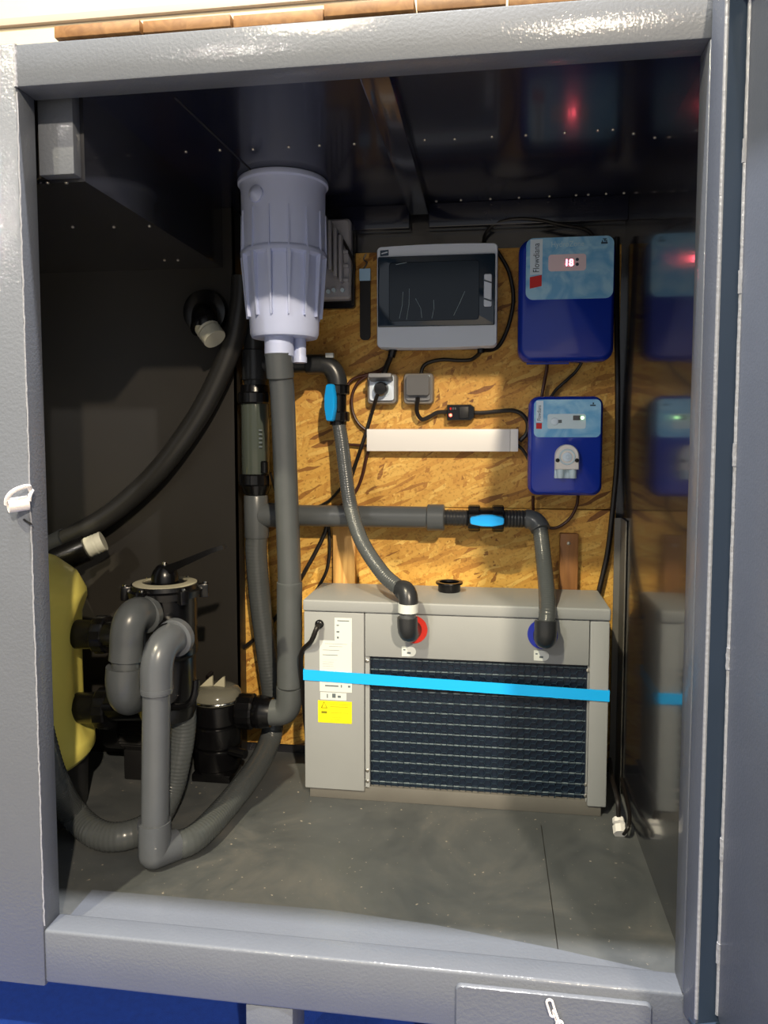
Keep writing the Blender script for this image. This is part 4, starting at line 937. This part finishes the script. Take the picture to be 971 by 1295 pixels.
arch = [(-hw2 / 2, -hh2 / 2), (hw2 / 2, -hh2 / 2)] + [(hw2 / 2 * math.cos(R(a)), hh2 / 2 - hw2 / 2 + hw2 / 2 * math.sin(R(a))) for a in range(0, 181, 12)]
hM = wall_frame((hx_, OF, hz_))
head = part('pump_head', MB().stack([(arch, D - 0.004), (arch, D + 0.020), ([(x * 0.93, y * 0.95) for x, y in arch], D + 0.024)], hM), 'white_plastic', b2, 'white peristaltic pump head')
yc = hh2 / 2 - hw2 / 2
part('rotor_ring', MB().torus(hM @ Matrix.Translation((0, yc - 0.002, D + 0.0245)), hw2 * 0.31, 0.0022, 28, 6), 'label_pale', head)
part('rotor', MB().lathe([(hw2 * 0.20, 0), (hw2 * 0.19, 0.004), (hw2 * 0.08, 0.005), (hw2 * 0.07, 0.009), (0, 0.009)], hM @ Matrix.Translation((0, yc - 0.002, D + 0.024)), 20), 'label_white', head)
for s_ in (-1, 1):
    part('clip_screw', MB().lathe([(0.0055, 0), (0.0055, 0.003), (0, 0.0035)], hM @ Matrix.Translation((s_ * hw2 * 0.40, -hh2 * 0.13, D + 0.024)), 12), 'black_plastic', head)
    part('hose_tail', MB().lathe([(0.010, 0), (0.010, 0.02), (0.008, 0.026)], axis_frame((hx_ + s_ * hw2 * 0.25, YF2 - 0.012, hz_ - hh2 / 2 + 0.002), (0, 0, -1)), 16), 'label_pale', head)
part('tail_cover', MB().box2((hx_ - hw2 * 0.5, YF2 - 0.006, 0.8794), (hx_ + hw2 * 0.43, YF2 + 0.003, hz_ - hh2 / 2 + 0.002), 0.002), 'label_pale', head)

# --- distribution box
cx, cz, w, h = wall_box((-0.3225, 0.82, 1.524), (0.0142, 0.82, 1.245)); D = OF - 0.82
M = wall_frame((cx, OF, cz))
db = thing('distribution_box', (cx, OF, cz - h / 2), 'light grey distribution box with a smoked window on the strand board', 'electrical box')
part('back_box', MB().stack([(rrect(w * 0.97, h * 0.99, 0.012), 0), (rrect(w * 1.0, h * 1.0, 0.012), 0.06)], M), 'mid_grey_plastic', db)
def bow(w_, h_, r, z, amt): return [(x, y + amt * (1 if y > 0 else -1) * (1 - (2 * x / w_) ** 2)) for x, y in rrect_dense(w_, h_, r)]
def rrect_dense(w_, h_, r):
    o = rrect(w_, h_, r, 4); out = []
    for a, b in zip(o, o[1:] + o[:1]):
        n_ = max(1, int(math.hypot(b[0] - a[0], b[1] - a[1]) / 0.03))
        for k in range(n_): out.append((a[0] + (b[0] - a[0]) * k / n_, a[1] + (b[1] - a[1]) * k / n_))
    return out
part('front_cover', MB().stack([(bow(w, h, 0.012, 0, 0.004), 0.055), (bow(w, h, 0.012, 0, 0.004), D - 0.008), (bow(w * 0.985, h * 0.985, 0.010, 0, 0.004), D)], M), 'light_grey_plastic', db)
wx, wz, ww, wh = wall_box((-0.3203, 0.82, 1.494), (0.0093, 0.82, 1.301))
wM = wall_frame((wx, OF, wz))
win = part('window_flap', MB().stack([(rrect(ww * 0.985, wh, 0.004), D - 0.006), (rrect(ww * 0.985, wh, 0.004), D + 0.006), (rrect(ww * 0.97, wh * 0.98, 0.004), D + 0.008)], wM), 'smoked_window', db, 'smoked transparent flap')
ix, iz, iw, ih = wall_box((-0.2867, 0.82, 1.478), (-0.0352, 0.82, 1.315))
part('window_inset', MB().stack([(rrect(iw, ih, 0.010), D + 0.0075), (rrect(iw - 0.004, ih - 0.004, 0.009), D + 0.0092)], wall_frame((ix, OF, iz))), 'smoked_inner', win)
for k, (ax, ay, bx, by) in enumerate(((-0.30, -0.47, -0.27, 0.05), (-0.38, -0.45, -0.34, 0.00), (-0.13, -0.45, -0.20, -0.12), (0.22, -0.42, 0.34, -0.02), (-0.02, -0.46, 0.0, -0.15), (-0.42, 0.46, -0.30, 0.49))):
    M_ = wall_frame((ix, OF - D - 0.0094, iz))
    part('window_reflection', MB().tube([M_ @ Vector((ax * iw, ay * ih, 0)), M_ @ Vector(((ax * 0.6 + bx * 0.4) * iw + 0.004, (ay + by) / 2 * ih, 0.001)), M_ @ Vector((bx * iw, by * ih, 0))], 0.0007, 5), 'reflection_streak', win)  # thin pale tubes drawn in as whitish reflections on the flap
tx, tz_, tw_, th_ = wall_box((-0.0233, 0.812, 1.438), (-0.002, 0.812, 1.35))
part('latch', MB().stack([(rrect(tw_, th_, 0.005), D + 0.007), (rrect(tw_, th_, 0.005), D + 0.014), (rrect(tw_ * 0.8, th_ * 0.95, 0.004), D + 0.016)], wall_frame((tx, OF, tz_))), 'light_grey_plastic', win)
for f_ in (0.26, -0.30):
    part('latch_groove', MB().box((tx, OF - D - 0.0155, tz_ + f_ * th_), (tw_ * 1.02, 0.003, 0.004), (0, R(20), 0)), 'smoked_window', win)
lM = wall_frame(((-0.3001, 0.82, 1.506)[0], OF - D, (-0.3001, 0.82, 1.506)[2]))
part('logo', MB().prism([(-0.012, -0.0085), (0.012, -0.007), (0.012, 0.009), (-0.012, 0.0075)], -0.001, 0.0006, lM), 'print_dark', db)
part('logo_bar', MB().prism([(-0.008, -0.003), (0.009, 0.001), (0.009, 0.004), (-0.008, 0.0)], 0.0, 0.0010, lM), 'light_grey_plastic', db)
part('gland', MB().cyl((-0.2806, 0.87, cz - h / 2 + 0.004), (-0.2874, 0.87, cz - h / 2 - 0.022), 0.013, 0.011, 16), 'black_plastic', db)
part('gland', MB().cyl((-0.0308, 0.87, cz - h / 2 + 0.004), (-0.0306, 0.87, cz - h / 2 - 0.014), 0.010, seg=14), 'black_plastic', db)

# --- finned driver box behind the tank
cx, cz, w, h = wall_box((-0.5338, 0.87, 1.625), (-0.3996, 0.87, 1.371))
ht = thing('driver_box', (cx, OF, cz - h / 2), 'grey finned power driver box on a black back behind the bucket tank', 'power supply')
M = wall_frame((cx, OF, cz))
part('backplate', MB().prism(rrect(w, h, 0.012), 0, 0.020, M), 'black_plastic', ht)
part('case', MB().stack([(rrect(w - 0.012, h - 0.026, 0.012), 0.018), (rrect(w - 0.012, h - 0.026, 0.012), 0.05), (rrect(w - 0.024, h - 0.038, 0.010), 0.058)], M @ Matrix.Translation((0, 0.008, 0))), 'driver_grey', ht)
FINS = [((-0.4928, 0.845, 1.634), (-0.4937, 0.845, 1.496)), ((-0.4767, 0.845, 1.624), (-0.4775, 0.845, 1.483)), ((-0.4607, 0.845, 1.608), (-0.4614, 0.845, 1.469)), ((-0.4447, 0.845, 1.588), (-0.4454, 0.845, 1.45)), ((-0.4299, 0.845, 1.567), (-0.4305, 0.845, 1.435))]
for a_, b_ in FINS:
    part('cooling_fin', MB().box2((a_[0] - 0.0055, 0.835, b_[2]), (a_[0] + 0.0055, 0.875, a_[2]), 0.004, 2), 'driver_grey', ht)
for p_ in ((-0.4181, 0.86, 1.524), (-0.4182, 0.86, 1.484), (-0.4184, 0.86, 1.444)):
    part('cooling_stub', MB().box((p_[0], 0.862, p_[2]), (0.018, 0.012, 0.010), None, 0.003, 2), 'driver_grey', ht)
for p_ in ((-0.4696, 0.86, 1.412), (-0.4533, 0.86, 1.416), (-0.4278, 0.86, 1.415)):
    part('knob', MB().cyl((p_[0], 0.872, p_[2]), (p_[0], 0.856, p_[2]), 0.006, seg=10), 'label_pale', ht)
cable('driver_cable', [(-0.441, 0.86, 1.574), (-0.4249, 0.86, 1.553), (-0.4089, 0.86, 1.524), (-0.3951, 0.86, 1.492), (-0.3953, 0.86, 1.452), (-0.3978, 0.86, 1.374)], 0.0045, 'thin black cable over the corner of the finned driver box')

# --- hanging strip with light blue band
x0, x1 = -0.3867, -0.3559; z0, z1, zm = 1.279, 1.486, 1.451
xc = (x0 + x1) / 2
hg = thing('hanging_strip', (xc, OF, z0), 'black narrow strip with a light blue band hanging beside the distribution box', 'strip')
part('strip', MB().prism(rrect(x1 - x0, z1 - z0, 0.012), 0.003, 0.010, wall_frame((xc, OF, (z0 + z1) / 2))), 'black_matte', hg)
part('band', MB().prism(rrect(x1 - x0 + 0.002, z1 - zm, 0.002), 0.0025, 0.012, wall_frame((xc, OF, (zm + z1) / 2))), 'strap_tag_blue', hg, 'light blue band')
part('hook_wire', MB().tube(cr([(xc - 0.006, OF - 0.004, z1), (xc + 0.006, OF - 0.010, z1 + 0.016), (xc - 0.004, OF - 0.006, z1 + 0.028), (xc + 0.002, OF - 0.002, z1 + 0.044)], 6), 0.0025, 6), 'galvanised', hg)

# --- sockets
def make_socket(p0, p1, label, closed):
    cx, cz, w, h = wall_box(p0, p1)
    o = thing('wall_socket', (cx, OF, cz - h / 2), label, 'socket', 'grey outdoor sockets on the strand board')
    M = wall_frame((cx, OF, cz))
    part('base_box', MB().stack([(rrect(w, h, 0.012), 0), (rrect(w, h, 0.012), 0.030), (rrect(w * 0.94, h * 0.94, 0.010), 0.036)], M), 'socket_clear_box', o)
    part('face_frame', MB().stack([(rrect(w * 0.82, h * 0.84, 0.008), 0.034), (rrect(w * 0.80, h * 0.82, 0.008), 0.043)], M @ Matrix.Translation((0, h * 0.03, 0))), 'light_grey_plastic' if not closed else 'mid_grey_plastic', o)
    if closed:
        part('lid', MB().stack([(rrect(w * 0.76, h * 0.66, 0.006), 0.042), (rrect(w * 0.74, h * 0.64, 0.006), 0.058)], M @ Matrix.Translation((0, h * 0.10, 0))), 'dark_grey_plastic', o)
    else:
        part('lid', MB().box((0, h * 0.36, 0.060), (w * 0.76, h * 0.16, 0.046), (R(-12), 0, 0), 0.004, 2, M), 'mid_grey_plastic', o, 'raised flap lid')
        part('socket_well', MB().lathe([(w * 0.29, 0.040), (w * 0.29, 0.046), (w * 0.24, 0.0465), (w * 0.23, 0.044), (0, 0.044)], M @ Matrix.Translation((0, 0, 0)), 28), 'label_white', o)
    for s_ in (-1, 1):
        part('screw', MB().lathe([(0.0045, 0), (0.004, 0.002), (0, 0.0025)], M @ Matrix.Translation((s_ * w * 0.34, h * 0.38, 0.043 if not closed else 0.043)), 10), 'label_pale', o)
    return o, M, w, h
s1_, SM1, sw1, sh1 = make_socket((-0.3615, 0.89, 1.177), (-0.2727, 0.89, 1.089), 'grey wall socket with lifted lid and a black plug in it', False)
s2_, SM2, sw2, sh2 = make_socket((-0.2543, 0.89, 1.178), (-0.1663, 0.89, 1.088), 'grey wall socket with its lid closed over a plug', True)
pg = thing('power_plug', tuple(SM1 @ Vector((0.0, -0.004, 0.046))), 'round black plug pushed into the open wall socket', 'plug')
part('plug_body', MB().lathe([(0.021, 0.0), (0.021, 0.018), (0.017, 0.030), (0.0, 0.032)], SM1 @ Matrix.Translation((0.0, -0.002, 0.045)), 24), 'black_plastic', pg)
a = SM1 @ Vector((-0.004, -0.008, 0.066))
part('lead', MB().tube(cr([tuple(a), (-0.3296, 0.865, 1.107), (-0.3476, 0.89, 1.062), (-0.3674, 0.895, 0.999), (-0.3898, 0.9, 0.9357), (-0.4124, 0.905, 0.8693), (-0.4227, 0.908, 0.8216)], 8), 0.0055, 8), 'cable_black', pg)
# --- white raceway
x0, x1, z1, z0 = -0.361, 0.0763, 1.015, 0.9521
rw = thing('cable_raceway', ((x0 + x1) / 2, OF, z0), 'long white plastic cable raceway across the strand board', 'raceway')
part('channel', MB().box2((x0, 0.893, z0), (x1, OF, z1), 0.0015), 'white_plastic', rw)
part('cover', MB().box2((x0 - 0.001, 0.885, z0 - 0.001), (x1 - 0.022, 0.896, z1 + 0.001), 0.002), 'white_plastic', rw)
part('end_cap', MB().box2((x1 - 0.0215, 0.886, z0 - 0.001), (x1 + 0.001, 0.896, z1 + 0.001), 0.002), 'white_plastic', rw)

# --- inline breaker
cx, cz, w, h = wall_box((-0.1277, 0.895, 1.087), (-0.0475, 0.895, 1.04))
br_ = thing('inline_breaker', (cx, OF, cz), 'black inline safety switch with a red light between socket and blue box', 'circuit breaker')
M = wall_frame((cx, OF, cz))
oct_ = [(-w / 2, -h / 2), (w * 0.36, -h / 2), (w / 2, -h * 0.34), (w / 2, h * 0.34), (w * 0.36, h / 2), (-w / 2, h / 2)]
part('case', MB().stack([(oct_, 0.006), (oct_, 0.030), ([(x * 0.95, y * 0.92) for x, y in oct_], 0.036)], M), 'black_plastic', br_)
part('ridge_plate', MB().box((w * 0.12, 0, 0.038), (w * 0.34, h * 0.72, 0.006), None, 0.002, 2, M), 'black_matte', br_)
part('indicator_light', MB().lathe([(0.0045, 0), (0.0045, 0.002), (0.0, 0.0045)], M @ Matrix.Translation((-w * 0.36, -h * 0.16, 0.036)), 12), 'led_red_dot', br_)
for k in range(3):
    part('button', MB().box((-w * 0.36 + 0.007 * k, h * 0.24, 0.037), (0.005, 0.007, 0.004), None, 0.001, 1, M), 'label_red' if k == 0 else 'dark_grey_plastic', br_)

# ================================================================ CABLES
Y1 = 0.912
cable('socket_cable', [(SM2 @ Vector((0, -sh2 * 0.30, 0.05)))[:], (-0.2147, 0.89, 1.068), (-0.2016, 0.9, 1.045), (-0.1789, 0.905, 1.052), (-0.1558, 0.905, 1.064), (-0.1258, 0.905, 1.066)], 0.0062, 'black cable hanging from the closed socket to the inline switch')
cable('switch_cable', [(-0.0502, 0.905, 1.063), (-0.0206, 0.905, 1.063), (0.0201, 0.905, 1.067), (0.0606, 0.905, 1.069), (0.0877, 0.905, 1.058), (0.1037, 0.905, 1.033), (0.1018, 0.905, 1.004), (0.0819, 0.905, 0.9808)], 0.0062, 'black cable curving from the inline switch down to the raceway end')
cable('box_loop_cable', [(-0.0308, 0.87, 1.236), (-0.0199, 0.89, 1.24), (0.0002, 0.905, 1.244), (0.0226, 0.91, 1.258), (0.0468, 0.912, 1.312), (0.0593, 0.912, 1.387), (0.0473, 0.912, 1.459), (0.0245, 0.912, 1.504), (0.0086, 0.912, 1.526)], 0.0058, 'black cable looping round the right side of the distribution box', n=6)
cable('socket_feed_cable', [(-0.0308, 0.87, 1.234), (-0.0421, 0.885, 1.225), (-0.0604, 0.9, 1.215), (-0.0947, 0.906, 1.214), (-0.1405, 0.906, 1.217), (-0.1796, 0.906, 1.21), (-0.198, 0.905, 1.197), (-0.2049, 0.905, 1.174)], 0.0058, 'black cable from the distribution box down to the closed socket')
cable('distribution_lead', [(-0.2842, 0.87, 1.236), (-0.2984, 0.89, 1.211), (-0.3091, 0.9, 1.189), (-0.3169, 0.905, 1.171)], 0.0085, 'thick black lead from the distribution box into the open socket')
cable('left_branch_cable', [(-0.3014, 0.895, 1.204), (-0.3313, 0.907, 1.187), (-0.3696, 0.91, 1.176), (-0.4053, 0.91, 1.165), (-0.4216, 0.908, 1.147), (-0.4283, 0.905, 1.116)], 0.0045, 'brown cable curving left from the distribution lead to behind the upright valve', 'cable_brown')
cable('raceway_top_cable', [(-0.3068, 0.9, 1.196), (-0.3361, 0.908, 1.183), (-0.3674, 0.911, 1.172), (-0.396, 0.911, 1.149), (-0.4104, 0.911, 1.112), (-0.4081, 0.911, 1.069), (-0.3915, 0.911, 1.034), (-0.3653, 0.911, 1.011)], 0.0045, 'brown cable arching from the distribution lead down to the raceway corner', 'cable_brown')
cable('raceway_bottom_cable', [(-0.358, 0.91, 0.9614), (-0.3678, 0.911, 0.9284), (-0.3774, 0.911, 0.8858), (-0.3919, 0.911, 0.8454), (-0.4161, 0.911, 0.8095), (-0.4525, 0.911, 0.7804)], 0.0050, 'brown cable dropping from the raceway left end to the horizontal pipe', 'cable_brown')
cable('raceway_side_cable', [(-0.3606, 0.911, 0.9661), (-0.394, 0.911, 0.9684), (-0.4228, 0.911, 0.9707), (-0.4517, 0.911, 0.9754)], 0.0042, 'short brown cable running left from the raceway behind the hose', 'cable_brown')
cable('cell_cable', [(-0.6355, 0.82, 0.8886), (-0.6322, 0.84, 0.855), (-0.6317, 0.87, 0.8222), (-0.6175, 0.905, 0.7835), (-0.5576, 0.911, 0.7717), (-0.4962, 0.911, 0.7918), (-0.4547, 0.911, 0.8282), (-0.4207, 0.911, 0.876), (-0.3941, 0.911, 0.9236)], 0.0042, 'thin black cable from the clear cell past the down pipe to the raceway')
cable('controller_lead', [(0.155, 0.88, 1.208), (0.1539, 0.89, 1.182), (0.1485, 0.9, 1.147), (0.1424, 0.9, 1.107)], 0.0050, 'brown cable straight between the two blue boxes', 'cable_brown')
cable('controller_slant_cable', [(0.2549, 0.9, 1.208), (0.237, 0.911, 1.179), (0.2089, 0.911, 1.152), (0.1828, 0.911, 1.128), (0.1672, 0.905, 1.105)], 0.0045, 'black cable slanting between the two blue boxes')
cable('dosing_lead', [(0.1213, 0.89, 0.8245), (0.122, 0.895, 0.7944), (0.125, 0.9, 0.7595)], 0.0045, 'brown cable dropping from the dosing box to behind the elbow', 'cable_brown')
cable('dosing_loop_cable', [(0.248, 0.895, 0.8256), (0.2452, 0.905, 0.7951), (0.2286, 0.91, 0.7601), (0.2023, 0.911, 0.7365), (0.1778, 0.911, 0.7292), (0.1552, 0.911, 0.7357)], 0.0045, 'brown cable looping under the dosing box to the right hose', 'cable_brown')
cable('raceway_end_cable', [(0.0732, 0.911, 0.9716), (0.0914, 0.911, 0.9556), (0.1052, 0.911, 0.9328), (0.1168, 0.911, 0.9077)], 0.0045, 'short black cable from the raceway end to behind the dosing box')
cable('corner_cable', [(0.3436, 0.918, 1.551), (0.3481, 0.918, 1.333), (0.3545, 0.915, 1.111), (0.3561, 0.915, 0.9315), (0.3475, 0.912, 0.7958), (0.3346, 0.91, 0.6589), (0.3121, 0.907, 0.5438), (0.3068, 0.907, 0.4741)], 0.0075, 'thick black cable running down the right edge of the strand board')
cable('ceiling_cable', [(-0.0272, 0.9, 1.542), (-0.0209, 0.905, 1.572), (0.0056, 0.9, 1.596), (0.0584, 0.895, 1.606), (0.1238, 0.89, 1.6), (0.189, 0.89, 1.584), (0.2537, 0.89, 1.569), (0.2797, 0.89, 1.546)], 0.0048, 'black cable arching under the ceiling between distribution box and blue box')
cable('floor_cable', [(-0.4855, 0.905, 0.7326), (-0.5004, 0.905, 0.6891), (-0.55, 0.905, 0.5962), (-0.6052, 0.905, 0.5044), (-0.6584, 0.905, 0.4265), (-0.717, 0.905, 0.3698), (-0.7857, 0.91, 0.3131), (-0.8235, 0.9, 0.2869), (-0.8468, 0.84, 0.2652)], 0.0062, 'black cable slanting across the strand board behind both pipes to the pump')
cable('drop_cable', [(-0.4846, 0.912, 0.7318), (-0.4801, 0.912, 0.6645), (-0.4878, 0.912, 0.5965), (-0.5101, 0.912, 0.5473), (-0.5376, 0.912, 0.5026)], 0.0050, 'thin black cable dropping from the horizontal pipe to the heat pump corner')
# white connector on the floor
cn = Vector((0.3275, 0.5691, 0.012))
wc = thing('cable_connector', tuple(cn), 'small white cable connector lying on the floor right of the heat pump', 'connector')
cM = axis_frame(cn - Vector((0.0, 0.0, 0.0)), (0.0, 0.62, 0.42))
part('connector_body', MB().stack([(circle(0.0165, 8), -0.004), (circle(0.0165, 8), 0.016), (circle(0.0145, 16), 0.018), (circle(0.0155, 8), 0.024), (circle(0.0145, 8), 0.036)], cM), 'white_plastic', wc, angle=25)
part('lead', MB().tube(cr([cM @ Vector((0, 0, 0.03)), Vector((0.3254, 0.6, 0.0798)), Vector((0.3271, 0.7, 0.0888)), Vector((0.3327, 0.78, 0.1079))], 8), 0.006, 8), 'cable_black', wc)
part('lead', MB().tube(cr([cM @ Vector((0.008, 0.0, -0.002)), Vector((0.3427, 0.55, 0.0356)), Vector((0.355, 0.6, 0.0449)), Vector((0.361, 0.68, 0.0469)), Vector((0.3655, 0.78, 0.054))], 8), 0.005, 8), 'cable_black', wc)

# ================================================================ FRONT DETAILS
# white eye with cord on the left post
ep = Vector((-0.8654, 0, 0.8657))
eye = thing('rope_eye', (ep.x, 0.0, ep.z), 'white tube and cord eye fixed to the left grey post', 'cord')
part('tube', MB().lathe([(0.0135, 0), (0.0135, 0.035), (0.0115, 0.035), (0.0115, 0.002)], axis_frame(((-0.8569, -0.01, 0.8726)[0], -0.006, (-0.8569, -0.01, 0.8726)[2]), (-0.75, -0.75, -0.12)), 24), 'white_rope', eye)
part('cord', MB().tube(cr([(ep.x + 0.010, 0.0, (-0.8563, 0, 0.8956)[2]), (-0.8513, -0.012, 0.9039), (-0.8586, -0.025, 0.9018), (-0.8679, -0.035, 0.8952), (-0.8794, -0.035, 0.8834), (-0.8849, -0.03, 0.8712)], 8), 0.0042, 8), 'white_rope', eye)
part('cord_end', MB().tube(cr([(-0.8508, -0.001, 0.8957), (-0.8487, -0.012, 0.8877), (-0.8494, -0.014, 0.8761)], 6), 0.0035, 8), 'white_rope', eye)
part('cord_tail', MB().tube(cr([(-0.8685, -0.004, 0.8406), (-0.8577, -0.006, 0.835), (-0.8517, -0.003, 0.8318)], 6), 0.0022, 6), 'black_matte', eye)
# lower cover plate with chain
(px0, _, pz1), (px1, _, _) = (-0.0535, -0.008, 0.0109), (0.2871, -0.008, 0.0218)
cvp = thing('cover_plate', ((px0 + px1) / 2, -0.004, -0.19), 'rectangular grey steel cover plate on the sill at lower right', 'plate')
part('plate', MB().stack([(rrect(px1 - px0, 0.21, 0.010), 0.0), (rrect(px1 - px0, 0.21, 0.010), 0.005), (rrect(px1 - px0 - 0.004, 0.206, 0.009), 0.008)], wall_frame(((px0 + px1) / 2, 0.0, pz1 - 0.105))), 'frame_paint', cvp)
ch = thing('steel_chain', (0.1146, -0.02, -0.0114), 'short bright steel chain hanging on the lower cover plate', 'chain')
def link(c, d, up_, L=0.019, wv=0.0052, r=0.0022):
    d = Vector(d).normalized(); u = Vector(up_); u = (u - d * u.dot(d)).normalized()
    P = []
    for k in range(24):
        a = 2 * math.pi * k / 24
        P.append(Vector(c) + d * ((L if math.cos(a) > 0 else -L) * 0.55 + math.cos(a) * wv) + u * math.sin(a) * wv)
    return part('link', MB().tube(P, r, 7, closed=True), 'white_rope', ch)
link((0.1151, -0.014, -0.0088), (0.30, 0, -1), (1, 0, 0.2)); link((0.1247, -0.016, -0.0267), (0.35, 0, -1), (0.55, -0.8, 0)); link((0.1318, -0.016, -0.0449), (0.2, 0, -1), (1, 0, 0.2))
